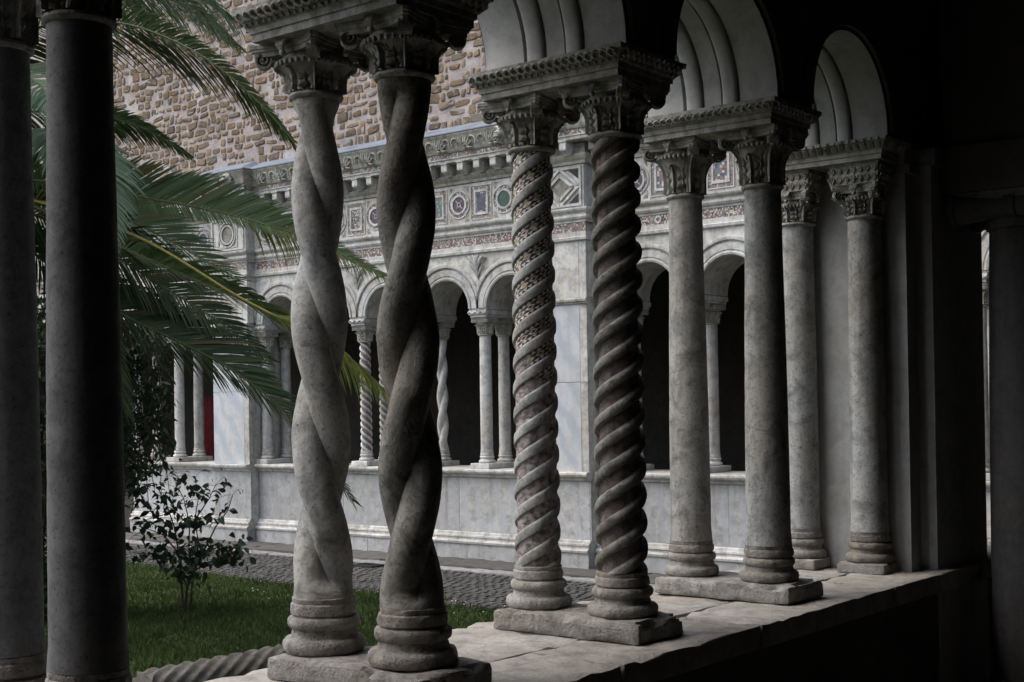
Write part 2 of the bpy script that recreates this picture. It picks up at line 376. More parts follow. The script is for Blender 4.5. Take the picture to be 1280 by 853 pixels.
def worn_box(dx, dy, dz, seed, bevel=.012, amp=.006, cut=.07, mat=None, name='block'):
    """a stone block with rounded, chipped edges; origin at the centre of its base"""
    bm = bmesh.new(); bmesh.ops.create_cube(bm, size=1)
    for v in bm.verts: v.co = Vector((v.co.x*dx, v.co.y*dy, (v.co.z+.5)*dz))
    bmesh.ops.bevel(bm, geom=list(bm.edges), offset=bevel, segments=2, affect='EDGES', profile=.6)
    for ax, L in ((0, dx), (1, dy), (2, dz)):
        k = int(L/cut)
        for i in range(1, k+1):
            c = -L/2 + L*i/(k+1) if ax < 2 else L*i/(k+1)
            co = [0,0,0]; no = [0,0,0]; co[ax] = c; no[ax] = 1
            bmesh.ops.bisect_plane(bm, geom=list(bm.verts)+list(bm.edges)+list(bm.faces), plane_co=co, plane_no=no)
    for v in bm.verts:
        q = v.co*9 + Vector((seed*5.7, seed*3.1, seed*1.3))
        d = noise.noise(q)*amp + noise.noise(q*3.1)*amp*.5
        ex = [abs(v.co.x) > dx/2-bevel*1.3, abs(v.co.y) > dy/2-bevel*1.3, v.co.z > dz-bevel*1.3]
        if sum(ex) >= 2:
            ch = max(0, noise.noise(q*1.7+Vector((9,9,9)))-.05)*amp*5
            v.co.x -= math.copysign(ch, v.co.x)*ex[0]; v.co.y -= math.copysign(ch, v.co.y)*ex[1]; v.co.z -= ch*ex[2]
        n = Vector((v.co.x/dx, v.co.y/dy, (v.co.z-dz/2)/dz)); n.normalize()
        if v.co.z > .002: v.co += Vector((n.x, n.y, n.z))*d
    bmesh.ops.recalc_face_normals(bm, faces=bm.faces)
    me = bpy.data.meshes.new(name); bm.to_mesh(me); bm.free()
    if mat: me.materials.append(MAT[mat])
    me.shade_smooth(); me.set_sharp_from_angle(angle=R(50)); return me

# ------------------------------------------------------------------ dimensions (metres; z=0 is the top of the column plinths)
P, D = 1.04684, 0.1808
YF, XO = 11.2858, -7.9395
LED = -0.071; GND = -1.18; FLOOR = -0.80
HS = 1.80; ST = 1.892

# ------------------------------------------------------------------ ground
g = MBd(); g.add([(-60,-60,GND-.06),(60,-60,GND-.06),(60,60,GND-.06),(-60,60,GND-.06)], [(0,1,2,3)])
tag(g.build('ground', 'earth', smooth=False), kind='structure')
LX0, LX1, LY0 = -19.0, -1.6, -6.0
def lawn_edge(x):   # far edge of the lawn
    return 8.22 + .045*(-x-7)**1.0 + .12*math.sin(x*.9) if x < -6 else 7.89 + .12*math.sin(x*.9) + (x+6)*.02
lw = MBd(); nx = 60
for i in range(nx):
    xa = LX0+(LX1-LX0)*i/nx; xb = LX0+(LX1-LX0)*(i+1)/nx
    for j in range(20):
        ya = LY0+(lawn_edge(xa)-LY0)*j/20; yb = LY0+(lawn_edge(xa)-LY0)*(j+1)/20
        yc = LY0+(lawn_edge(xb)-LY0)*j/20; yd = LY0+(lawn_edge(xb)-LY0)*(j+1)/20
        h = lambda x, y: GND-.012+.012*noise.noise(Vector((x*1.5, y*1.5, 0)))
        lw.add([(xa,ya,h(xa,ya)),(xb,yc,h(xb,yc)),(xb,yd,h(xb,yd)),(xa,yb,h(xa,yb))], [(0,1,2,3)])
tag(lw.build('lawn', 'soil', smooth=False), kind='structure')
rng = random.Random(4)
gr = MBd(); V = []; Fc = []
n = 0
while n < 95000:
    # denser where the photo looks
    x = rng.uniform(-13.2, -3.2); y = rng.uniform(2.2, 8.5)
    if y > lawn_edge(x) + rng.uniform(-.12, .05): continue
    q = CAM - Vector((x, y, GND)); d = q.length
    h = rng.uniform(.025, .06)*(1+.5*noise.noise(Vector((x*2, y*2, 0)))); a = rng.uniform(0, 2*PI); wd = rng.uniform(.004, .009)
    lx, ly = rng.gauss(0, .02), rng.gauss(0, .02); cx, sx = math.cos(a)*wd, math.sin(a)*wd
    b = len(V); z = GND-.012
    V += [(x-cx, y-sx, z), (x+cx, y+sx, z), (x+lx, y+ly, z+h)]; Fc.append((b, b+1, b+2)); n += 1
gr.v = V; gr.f = Fc
me = bpy.data.meshes.new('grass'); me.from_pydata(V, [], Fc); me.materials.append(grass_mat())
tag(link('grass', me), 'short green mown grass covering the courtyard lawn', 'grass', kind='stuff')
# small white daisies dotted near the path
dz = MBd()
for k in range(36):
    x = rng.uniform(-8.5, -4.6); y = lawn_edge(x)-abs(rng.gauss(0, .45))-.05
    dz.ball((x, y, GND+.045), .008, 6, 3, (1, 1, .5))
s_ = NT('daisy').done((.7, .7, .66), .8); MAT['daisy'] = s_
tag(dz.build('daisies', 'daisy'), 'tiny white daisies scattered in the grass by the path', 'flowers', kind='stuff')
# paved path: bed and small cobbles
pb = MBd(); pb.add([(-20,7.2,GND-.03),(2,7.2,GND-.03),(2,10.06,GND-.03),(-20,10.06,GND-.03)], [(0,1,2,3)])
path = tag(pb.build('path', 'earth', smooth=False), kind='structure')
cb = MBd(); rng = random.Random(8)
yy = 7.7; row = 0
while yy < 9.95:
    xx = -13.4+(.06 if row % 2 else 0)
    while xx < -2.0:
        wd = rng.uniform(.095, .13)
        if yy+.05 > lawn_edge(xx) - .06:
            zt = GND-.012+rng.uniform(-.003, .003)
            x0, x1, y0, y1 = xx+.006, xx+wd-.006, yy+.006+rng.uniform(-.004,.004), yy+.102; zb = GND-.05; i_ = .012
            cb.add([(x0,y0,zb),(x1,y0,zb),(x1,y1,zb),(x0,y1,zb),(x0+i_,y0+i_,zt),(x1-i_,y0+i_,zt+rng.uniform(-.002,.002)),(x1-i_,y1-i_,zt),(x0+i_,y1-i_,zt)],
                   [(4,5,6,7),(0,1,5,4),(1,2,6,5),(2,3,7,6),(3,0,4,7)])
        xx += wd
    yy += .11; row += 1
o = cb.build('cobbles', 'cobble', path, smooth=False); o['kind'] = 'stuff'
# gutter strip and dark kerb stones along the far parapet
gs = MBd(); gs.box(-20, .5, 10.06, 10.92, GND-.06, GND-.045)
kerb = tag(gs.build('pavement', 'pave', smooth=False), kind='structure')
rng = random.Random(3); x = -15.2
while x < -2.2:
    L = rng.uniform(.7, 1.25)
    link('gutter_stone', worn_box(L-.012, .20, .05, x, .008, .005, .12, 'gutter'), kerb, (x+L/2, 10.165, GND-.055+rng.uniform(-.003,.003))); x += L
x = -15.2
while x < -2.2:
    L = rng.uniform(.8, 1.5)
    link('kerb_stone', worn_box(L-.012, .63, .06, x+50, .01, .006, .14, 'pave'), kerb, (x+L/2, 10.59, GND-.045+rng.uniform(-.004,.004))); x += L
for px, py, lab in ((461, 706, 'small iron drain grate in the cobbles by the parapet wall'), (160, 655, 'iron drain grate beside the far end of the parapet')):
    c = onplane(px, py, 2, GND+.004); e = empty('drain_grate', (c.x, c.y, GND-.004))
    m = MBd()
    for a, b_, c_, d_ in ((-.17,.17,-.12,-.09),(-.17,.17,.09,.12),(-.17,-.14,-.09,.09),(.14,.17,-.09,.09)): m.box(a,b_,c_,d_,-.02,.012)
    m.build('frame', 'iron', e, smooth=False)
    for k in range(4):
        x0 = -.11+k*.062; MBd().box(x0, x0+.022, -.09, .09, -.02, .006).build('bar', 'iron', e, smooth=False)
    tag(e, lab, 'grate', 'drain grates')

# ------------------------------------------------------------------ column kit
def base_profile(rs, rb, h):
    """attic base: shaft radius rs, torus radius rb, height h"""
    k = h/.165; m = (rs+rb)/2
    return [(rb*.82, 0), (rb*.94, .004*k), (rb*.985, .012*k), (rb, .024*k), (rb*.985, .036*k), (rb*.93, .045*k), (m*.955, .049*k), (m*.93, .053*k),
            (m*.925, .060*k), (m*.90, .066*k), (m*.90, .072*k), (m*.96, .075*k), (m*1.0, .081*k), (m*1.015, .090*k), (m*1.0, .100*k), (m*.95, .107*k),
            (rs*1.02, .110*k), (rs*1.02, .1135*k), (rs*1.09, .1165*k), (rs*1.105, .130*k), (rs*1.085, .145*k), (rs*1.03, .149*k), (rs*1.045, .1525*k), (rs*1.04, .163*k), (rs*.98, .165*k)]

def shaft_mesh(kind, r0, r1, z0, z1, hand=1, phase=0.0, mat='col', seg=48, nz=70):
    if kind == 'twist': seg *= 2
    m = MBd(); quads = []
    if kind in ('plain',):
        prof = []
        for i in range(25):
            t = i/24; r = r0+(r1-r0)*t + .0025*math.sin(PI*min(1, t*1.25))
            if t < .03: r += .004*(1-t/.03)
            prof.append((r, z0+(z1-z0)*t))
        m.lathe(prof, seg, jit=.0012, seed=phase); return m.mesh('shaft', mat), None
    half = .372; pitch = .276; N = 3
    if kind == 'twist':
        for i in range(nz+1):
            t = i/nz; z = z0+(z1-z0)*t; Rr = r0+(r1-r0)*t**2.5
            e = min(1, min(z-z0-.0, z1-z)/.055); e = max(0, e); e = e*e*(3-2*e)
            for k in range(seg):
                ph = hand*PI*z/half+phase; th = 2*PI*k/seg+ph; de = th-ph
                a, b = .36*Rr*e, Rr*(1-.36*e)
                r = abs(a*math.cos(de)) + math.sqrt(max(1e-9, b*b-(a*math.sin(de))**2))
                r += .0022*noise.noise(Vector((math.cos(th)*2.0+phase, math.sin(th)*2.0, z*11)))
                m.v.append((r*math.cos(th), r*math.sin(th), z))
        for i in range(nz):
            for k in range(seg): m.f.append((i*seg+k, i*seg+(k+1)%seg, (i+1)*seg+(k+1)%seg, (i+1)*seg+k))
        return m.mesh('shaft', mat, angle=42), None
    # spiral: three raised fillets, three sunk bands with inlay
    depth = .0075 if kind == 'spiral' else .0145
    band = MBd(); buv = []
    NR = 25   # vertices around for one start, aligned to the helix
    us = [0, .03, .08, .14, .21, .28, .34, .37, .39, .41, .50, .61, .72, .83, .94, .96]
    def prof_u(u):
        if u < .39: return .0022*math.sin(PI*u/.39)**.6*(2.4 if kind != 'spiral' else 1)
        if u < .41: return -depth*.5
        if u > .955: return -depth*.5
        return -depth
    ring = []
    for sgi in range(N):
        for u in us: ring.append((sgi, u))
    n = len(ring)
    for i in range(nz+1):
        z = z0+(z1-z0)*i/nz; Rr = r0+(r1-r0)*i/nz
        for sgi, u in ring:
            th = 2*PI*(sgi+u)/N + hand*2*PI*z/pitch + phase
            r = Rr+prof_u(u)*(Rr/.08)
            r += .0018*noise.noise(Vector((math.cos(th)*3+phase, math.sin(th)*3, z*14))) + (.0025*noise.noise(Vector((math.cos(th)*9, math.sin(th)*9+phase, z*80))) if u > .40 else 0)
            m.v.append((r*math.cos(th), r*math.sin(th), z))
    band_faces = []
    for i in range(nz):
        for k in range(n):
            f = (i*n+k, i*n+(k+1)%n, (i+1)*n+(k+1)%n, (i+1)*n+k)
            u0 = ring[k][1]
            if .4095 <= u0 < .935: band_faces.append((f, ring[k], i))
            else: m.f.append(f)
    al = math.atan2(pitch, 2*PI*r0); cw = 2*PI*r0/N*.53; bw = cw*math.sin(al)
    step = (z1-z0)/nz/math.sin(al)/bw; shear = hand*cw*math.cos(al)/bw
    for f, (sgi, u), i in band_faces:
        b = len(band.v); band.v += [m.v[q] for q in f]; band.f.append((b, b+1, b+2, b+3))
        ui = us.index(u); ua = (u-.41)/.53; ub = (us[ui+1]-.41)/.53
        va, vb = i*step+sgi*7.3, (i+1)*step+sgi*7.3
        buv += [(ua, va+ua*shear), (ub, va+ub*shear), (ub, vb+ub*shear), (ua, vb+ua*shear)]
    sm = m.mesh('shaft', mat, angle=55)
    bm_ = bpy.data.meshes.new('mosaic_band'); bm_.from_pydata(band.v, [], band.f)
    uvl = bm_.uv_layers.new(name='UVMap')
    for li, c in enumerate(buv): uvl.data[li].uv = c
    bm_.materials.append(MAT['tess' if kind == 'spiral' else 'worn']); bm_.shade_smooth()
    return sm, bm_

def acanthus(h, wd, curl, mat='carve'):
    """one acanthus leaf: grows up +z at y=0, bulges and curls to -y"""
    m = MBd(); nu, nv = 11, 15
    for j in range(nv):
        t = j/(nv-1)
        lob = 1 + .24*math.cos(t*PI*7)
        half = wd*.5*(.62+.55*math.sin(PI*min(1, t*.9+.08)))*lob*(1-.62*max(0, t-.72)/.28)
        z = h*(t if t < .85 else .85+.08*math.sin((t-.85)/.15*PI*.8))
        y = -curl*(max(0, t-.35)/.65)**2.2 - .004
        if t > .85: z -= h*.06*((t-.85)/.15)**2
        for i in range(nu):
            u = i/(nu-1)*2-1
            rel = .016*(1-abs(u))**1.3 + .0055*math.cos(u*PI*4) - .004*abs(u)
            m.v.append((half*u, y-rel-(.004*math.cos(t*PI*7) if abs(u) > .5 else 0), z+.012*abs(u)*math.sin(t*PI*7)*.4))
    for j in range(nv-1):
        for i in range(nu-1): m.f.append((j*nu+i, j*nu+i+1, (j+1)*nu+i+1, (j+1)*nu+i))
    b = len(m.v)   # back sheet gives it thickness
    for x, y, z in list(m.v): m.v.append((x*.97, y+.012, z-.003))
    for j in range(nv-1):
        for i in range(nu-1): m.f.append((b+j*nu+i, b+(j+1)*nu+i, b+(j+1)*nu+i+1, b+j*nu+i+1))
    for j in range(nv-1):
        for i in (0, nu-1): m.f.append((j*nu+i, (j+1)*nu+i, b+(j+1)*nu+i, b+j*nu+i))
    for i in range(nu-1): m.f.append(((nv-1)*nu+i, (nv-1)*nu+i+1, b+(nv-1)*nu+i+1, b+(nv-1)*nu+i))
    return m.mesh('leaf', mat, angle=70)

def volute_mesh(r, wd):
    """spiral scroll, axis along y, centred"""
    m = MBd(); turns = 2.1; n = 34
    for k in range(n+1):
        t = k/n; a = -turns*2*PI*t + PI*.5; rr = r*(1-.83*t); th = r*.20*(1-.5*t)
        w2 = wd*(.5+.10*t)
        for rad, yy in ((rr, -w2), (rr-th, -w2*.96), (rr-th, w2*.96), (rr, w2)):
            m.v.append((rad*math.cos(a), yy, rad*math.sin(a)))
    for k in range(n):
        for q in range(4): m.f.append((k*4+q, k*4+(q+1)%4, (k+1)*4+(q+1)%4, (k+1)*4+q))
    b = len(m.v); m.lathe([(r*.80, -wd*.30), (r*.80, wd*.30)], 16)
    for i in range(b, len(m.v)):
        x, y, z = m.v[i]; m.v[i] = (x, z, y)
    m.ball((0, -wd*.42, 0), r*.2); m.ball((0, wd*.42, 0), r*.2)
    return m.mesh('volute', 'carve', angle=50)
VOL = volute_mesh(.030, .036)
def abacus_mesh(hw, z0, z1):
    m = MBd(); n = 10; outline = []
    for sd_ in range(4):
        a = sd_*PI/2
        for k in range(n+1):
            t = k/n*2-1; x = t*hw*.92; y = -(hw-.20*hw*(1-t*t))
            outline.append((x*math.cos(a)-y*math.sin(a), x*math.sin(a)+y*math.cos(a)))
    nn = len(outline)
    lv = [(z0, .93), (z0+(z1-z0)*.35, .93), (z0+(z1-z0)*.42, .97), (z0+(z1-z0)*.6, .97), (z0+(z1-z0)*.68, 1.0), (z1, 1.0)]
    for z, sc in lv:
        for x, y in outline: m.v.append((x*sc, y*sc, z))
    for i in range(len(lv)-1):
        for k in range(nn): m.f.append((i*nn+k, i*nn+(k+1)%nn, (i+1)*nn+(k+1)%nn, (i+1)*nn+k))
    m.f.append(tuple(reversed(range(nn)))); m.f.append(tuple((len(lv)-1)*nn+k for k in range(nn)))
    return m.mesh('abacus', 'carve', angle=35)
def fleuron_mesh():
    m = MBd()
    for k in range(7):
        a = (k-3)*.30
        m.tube([(0, -.008, -.02), (.010*math.sin(a)*1.6, -.020, .004), (.024*math.sin(a), -.014, .026*math.cos(a*.7))], [.004, .0055, .0035], 5)
    m.ball((0, -.01, -.018), .010)
    return m.mesh('fleuron', 'carve')
FLEU = fleuron_mesh()

CAPS = {}
def capital_parts(rs, hcap, hw):
    key = (round(rs, 3), round(hcap, 3), round(hw, 3))
    if key in CAPS: return CAPS[key]
    ha = .062; zb = hcap-ha
    bell = MBd().lathe([(rs*1.02, 0), (rs*1.12, .003), (rs*1.17, .010), (rs*1.12, .018), (rs*1.02, .021)] + [(rs*.98+(hw*.80-rs*.98)*t**2.3, .024+(zb-.024)*t) for t in (0, .15, .3, .45, .6, .7, .8, .88, .95)] + [(hw*.80, zb), (hw*.80, zb+.012), (hw*.70, zb+.016), (hw*.7, hcap-.006)], 32, jit=.002, seed=rs*99)
    beads = MBd()
    for k in range(36):
        a = 2*PI*k/36; beads.ball((hw*.83*math.cos(a), hw*.83*math.sin(a), zb-.001), .0075, 7, 4, (1, 1, 1.3))
    CAPS[key] = dict(bell=bell.mesh('bell', 'carve'), beads=beads.mesh('bead_row', 'carve'), leaf=acanthus(zb*.74, rs*.80, .026), leaf2=acanthus(zb*.98, rs*.60, .066),
                     abacus=abacus_mesh(hw, hcap-ha*.56, hcap), zb=zb)
    return CAPS[key]
def capital(parent, z, rs, hcap, hw=.142, rot=0.0, block=0.0):
    """composite capital as a part of its column: bell with leaves, volutes, fleurons and abacus"""
    hc = hcap-block
    K = capital_parts(rs, hc, hw); c = link('capital', K['bell'], parent, (0, 0, z)); c.rotation_euler.z = rot
    link('bead_row', K['beads'], c); link('abacus', K['abacus'], c)
    for k in range(4):
        a = k*PI/2
        l = link('leaf', K['leaf'], c, (rs*.97*math.sin(a), -rs*.97*math.cos(a), .022)); l.rotation_euler.z = a
        a2 = a+PI/4
        l = link('leaf', K['leaf2'], c, (rs*.96*math.sin(a2), -rs*.96*math.cos(a2), .022)); l.rotation_euler.z = a2
        q = hw*1.02*1.06
        v = link('volute', VOL, c, (q*math.sin(a2), -q*math.cos(a2), K['zb']+.018)); v.rotation_euler.z = a2+PI/2
        f = link('fleuron', FLEU, c, (hw*.84*math.sin(a), -hw*.84*math.cos(a), hc-.022)); f.rotation_euler.z = a
    return c

def carved_block(w, h, d):
    """square dosseret with two rows of upright leaves"""
    m = MBd(); m.box(-w/2, w/2, -d/2, d/2, 0, h)
    m.box(-w/2-.006, w/2+.006, -d/2-.006, d/2+.006, h*.90, h+.0)
    n = 7
    for sd_ in range(4):
        a = sd_*PI/2; L = w if sd_ % 2 == 0 else d; off = d/2 if sd_ % 2 == 0 else w/2
        for k in range(n):
            x = -L/2+L*(k+.5)/n
            for zz, hh in ((h*.06, h*.34), (h*.50, h*.28)):
                for dx in (-.0065, 0, .0065):
                    p0 = Vector((x, -off, zz)); p1 = Vector((x+dx*1.4, -off-.007, zz+hh*.6)); p2 = Vector((x+dx, -off-.011, zz+hh))
                    rot = Matrix.Rotation(a, 3, 'Z'); m.tube([rot@p0, rot@p1, rot@p2], [.003, .0045, .003], 5)
    return m

def column(name, x, y, kind, hn, r0, r1, rb, hb, label, group=None, hand=1, phase=0.0, mat='col', hw=.142, zbase=0.0, block=0.0, htop=HS, nz=90, bmat='base', seed=1, rot=0):
    e = empty(name, (x, y, zbase)); tag(e, label, 'column', group)
    h0 = -zbase
    MBd().lathe(base_profile(r0, rb, hb), 56, jit=.0045 if bmat == 'base' else .001, seed=seed).build('base', bmat, e)
    sm, bm_ = shaft_mesh(kind, r0, r1, hb, hn-zbase+.004, hand, phase, mat, nz=nz)
    sh = link('shaft', sm, e)
    if bm_: link('mosaic_band', bm_, sh)
    capital(e, hn-zbase, r1, htop-hn, hw, rot, block)
    if block:
        carved_block(.235, block, .22).build('carved_block', 'carve', e, (0, 0, htop-zbase-block), angle=30)
    return e

# ------------------------------------------------------------------ near arcade: parapet with coping stones
par = empty('near_parapet', (0, 1.5, FLOOR)); tag(par, 'low stone parapet with worn coping slabs carrying the near colonnade', 'parapet')
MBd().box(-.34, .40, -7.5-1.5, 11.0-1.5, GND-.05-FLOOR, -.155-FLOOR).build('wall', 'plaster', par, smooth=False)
rng = random.Random(21)
for row, (xa, xb) in enumerate(((-.413, .105), (.105, .472))):
    y = -2.4 + row*.55; k = 0
    while y < 10.6:
        L = rng.uniform(.85, 1.5)
        w_ = xb-xa-.006
        o = link('coping_stone', worn_box(w_, L-.002, .085, rng.random()*50, .007, .0045 if row == 0 else .0055, .06, 'ledge'), par, ((xa+xb)/2, y+L/2-1.5, LED-.085-FLOOR+rng.uniform(-.002, .002)))
        o.rotation_euler.z = rng.uniform(-.002, .002)
        y += L; k += 1
# plinth blocks shared by each pair
def plinth(i, y, x0=-.275, x1=.345, d=.305, lab=''):
    o = link('plinth', worn_box(x1-x0, d, .071, i*3.7+1, .018, .009, .035, 'base'), None, ((x0+x1)/2, y, LED+.001))
    tag(o, lab, 'plinth', None)
plinth(0, 0, lab='worn stone plinth under the pair of smooth grey columns')
plinth(1, P, lab='worn stone plinth under the pair of rope twisted columns')
plinth(2, 2*P, lab='chipped stone plinth under the pair of spiral banded columns')
plinth(3, 3*P, lab='worn stone plinth under the free standing pair of plain marble columns')

def impost(i, y, label, style, x0=-.29, x1=.318, dep=.345):
    e = empty('impost_slab', ((x0+x1)/2, y, HS)); tag(e, label, 'impost slab')
    hx, hy = (x1-x0)/2, dep/2; t = ST-HS
    m = MBd(); lv = [(0, -.012), (.022, -.012), (.023, -.006), (.040, -.004), (.044, .002), (.047, .004), (t-.018, .020), (t-.016, .028), (t, .030)]
    for z, o_ in lv:
        m.v += [(-hx-o_, -hy-o_, z), (hx+o_, -hy-o_, z), (hx+o_, hy+o_, z), (-hx-o_, hy+o_, z)]
    for k in range(len(lv)-1):
        for q in range(4): m.f.append((k*4+q, k*4+(q+1)%4, (k+1)*4+(q+1)%4, (k+1)*4+q))
    m.f.append((3, 2, 1, 0)); b = (len(lv)-1)*4; m.f.append((b, b+1, b+2, b+3))
    m.build('slab', 'carve', e, smooth=False)
    c = MBd()
    zc = .061 if style == 'rope' else .0655
    for sx, sy, ax in ((0, -1, 0), (1, 0, 1), (-1, 0, 1), (0, 1, 0)):
        L = (2*hx if ax == 0 else 2*hy) + .01
        if style in ('braid', 'rope'):
            amp = .0115 if style == 'braid' else .010; wl = .062
            for ph in (0, PI):
                pts = []; nn = int(L/wl*10)
                for k in range(nn+1):
                    s = -L/2+L*k/nn; a = 2*PI*s/wl+ph; o_ = .006+.0045*math.cos(a/1.0*1.0+PI/2)*0 + .004*math.sin(2*a)
                    z = zc+amp*math.sin(a); off = (hy if ax == 0 else hx)+.010+(z-.047)*.75+o_*.6
                    pts.append((s, sy*off, z) if ax == 0 else (sx*off, s, z))
                c.tube(pts, .0052, 5)
            if style == 'braid':
                nb = int(L/.026)
                for k in range(nb):
                    s = -L/2+L*(k+.5)/nb; off = (hy if ax == 0 else hx)+.006
                    c.ball((s, sy*off, .0475) if ax == 0 else (sx*off, s, .0475), .0062, 6, 4)
        else:
            nb = int(L/.034)
            for k in range(nb):
                s = -L/2+L*(k+.5)/nb
                for ds in (-.009, 0, .009):
                    off = (hy if ax == 0 else hx)
                    pp = [(s+ds*.4, off+.004, .046), (s+ds, off+.016, .058), (s+ds*.8, off+.028, .070)]
                    c.tube([(a_, sy*b_, z_) if ax == 0 else (sx*b_, a_, z_) for a_, b_, z_ in pp], [.003, .005, .003], 5)
                if k % 1 == 0:
                    off = (hy if ax == 0 else hx)+.028
                    c.box(*( (s-.008, s+.008, sy*off-.006, sy*off+.006, t-.016, t-.002) if ax == 0 else (sx*off-.006, sx*off+.006, s-.008, s+.008, t-.016, t-.002)))
    c.build('carving', 'carve', e, angle=50)
    return e
impost(0, 0, 'carved impost slab on the pair of smooth grey columns', 'braid')
impost(1, P, 'braid and bead carved impost slab on the rope twisted pair', 'braid')
impost(2, 2*P, 'braid and bead carved impost slab on the spiral banded pair', 'braid')
impost(3, 3*P, 'rope carved impost slab on the free standing plain marble pair', 'rope')
YA = 4*P-.035   # the attached pair against the pier
impost(4, YA+.03, 'leaf carved impost slab on the pair of columns against the pier', 'leaf', -.27, .318, .36)
YB = YA+.93
impost(5, YB-.03, 'leaf carved impost slab on the dark side of the pier', 'leaf', -.27, .318, .36)

# columns of the near arcade
column('marble_column', -D+.035, 0, 'plain', 1.575, .082, .068, .122, .16, 'smooth grey column of the pair beside the palm, on the garden side', 'near colonnade columns', mat='granite', seed=2)
column('marble_column', D, 0, 'plain', 1.575, .084, .070, .124, .16, 'smooth dark grey column of the pair beside the palm, on the gallery side', 'near colonnade columns', mat='granite', seed=3)
column('twisted_column', -D, P, 'twist', 1.638, .0885, .070, .122, .165, 'pale smooth rope twisted column on the garden side of its pair', 'near colonnade columns', hand=-1, phase=2.96, nz=150, seed=4)
column('twisted_column', D, P, 'twist', 1.638, .0905, .076, .128, .165, 'dark weathered rope twisted column on the gallery side of its pair', 'near colonnade columns', hand=1, phase=-.67, mat='col2', nz=150, seed=5)
column('spiral_column', -D, 2*P, 'spiral', 1.620, .0815, .074, .118, .15, 'spiral banded column inlaid with red, gold and white mosaic', 'near colonnade columns', hand=1, phase=.4, nz=200, seed=6)
column('spiral_column', D, 2*P, 'spiralworn', 1.620, .0855, .080, .122, .15, 'spiral banded column with its mosaic lost and bare rough grooves', 'near colonnade columns', hand=1, phase=1.3, mat='col2', nz=200, seed=7)
column('marble_column', -D, 3*P, 'plain', 1.568, .085, .069, .113, .145, 'plain pale marble column on the garden side of the free standing pair', 'near colonnade columns', seed=8)
column('marble_column', D, 3*P, 'plain', 1.568, .089, .073, .118, .145, 'plain stained marble column on the gallery side of the free standing pair', 'near colonnade columns', seed=9)
for (x, y, r, lab, sd_) in ((-D, YA, .080, 'plain marble column against the pier on the garden side', 10), (D-.02, YA, .080, 'plain marble column against the pier on the gallery side', 11),
                      (-D, YB, .080, 'plain marble column behind the pier on the garden side', 12), (D, YB, .080, 'plain marble column behind the pier on the gallery side', 13)):
    o = column('marble_column', x, y, 'plain', 1.545, r+.004, r-.004, .112, .14, lab, 'columns against the near pier', zbase=-.026, block=.098, hw=.115, seed=sd_)
    link('plinth', worn_box(.235, .235, .047, sd_, .008, .005, .05, 'base'), o, (0, 0, -.045))

# ------------------------------------------------------------------ near arcade: arches, pier and gallery
def arch_wall(parent, cells, x0, x1, top, rad, mat, sof, prof, axis='y', nseg=28, facefront=True):
    """cells: list of (a0, a1, centre or None) along the arcade; x0..x1 is the wall thickness"""
    for (a0, a1, c) in cells:
        m = MBd()
        def pv(a, x, z): return (x, a, z) if axis == 'y' else (a, x, z)
        if c is None:
            m.box(*((x0, x1, a0, a1) if axis == 'y' else (a0, a1, x0, x1)), ST, top); m.build('wall', mat, parent, smooth=False); continue
        stl = .02
        arc = [(c-rad, ST), (c-rad, ST+stl)] + [(c-rad*math.cos(PI*k/nseg), ST+stl+rad*math.sin(PI*k/nseg)) for k in range(1, nseg)] + [(c+rad, ST+stl), (c+rad, ST)]
        for x in (x0, x1):
            b = len(m.v); ns = len(arc)
            for a, z in arc: m.v.append(pv(a, x, z))
            for a, z in arc: m.v.append(pv(a, x, top))
            for k in range(1, ns-2): m.f.append((b+k, b+k+1, b+ns+k+1, b+ns+k))
            b2 = len(m.v)
            m.v += [pv(a0, x, ST), pv(c-rad, x, ST), pv(c-rad, x, top), pv(a0, x, top), pv(c+rad, x, ST), pv(a1, x, ST), pv(a1, x, top), pv(c+rad, x, top)]
            m.f += [(b2, b2+1, b2+2, b2+3), (b2+4, b2+5, b2+6, b2+7)]
        b = len(m.v); m.v += [pv(a0, x0, top), pv(a1, x0, top), pv(a1, x1, top), pv(a0, x1, top), pv(a0, x0, ST), pv(a0, x1, ST), pv(c-rad, x1, ST), pv(c-rad, x0, ST), pv(a1, x0, ST), pv(a1, x1, ST), pv(c+rad, x1, ST), pv(c+rad, x0, ST)]
        m.f += [(b, b+1, b+2, b+3), (b+4, b+5, b+6, b+7), (b+8, b+9, b+10, b+11)]
        w_ = m.build('arch_wall', mat, parent, smooth=False)
        s = MBd(); npf = len(prof)
        for (a, z) in arc:
            dx, dz_ = a-c, max(0, z-ST-stl); L = math.hypot(dx, dz_) or 1
            for px_, dr in prof:
                k = (rad-.002-dr)/L; s.v.append(pv(c+dx*k, px_, (ST+stl+dz_*k) if z > ST+stl else z))
        for i in range(len(arc)-1):
            for k in range(npf-1): s.f.append((i*npf+k, i*npf+k+1, (i+1)*npf+k+1, (i+1)*npf+k))
        o = s.build('soffit', sof, w_, angle=35)

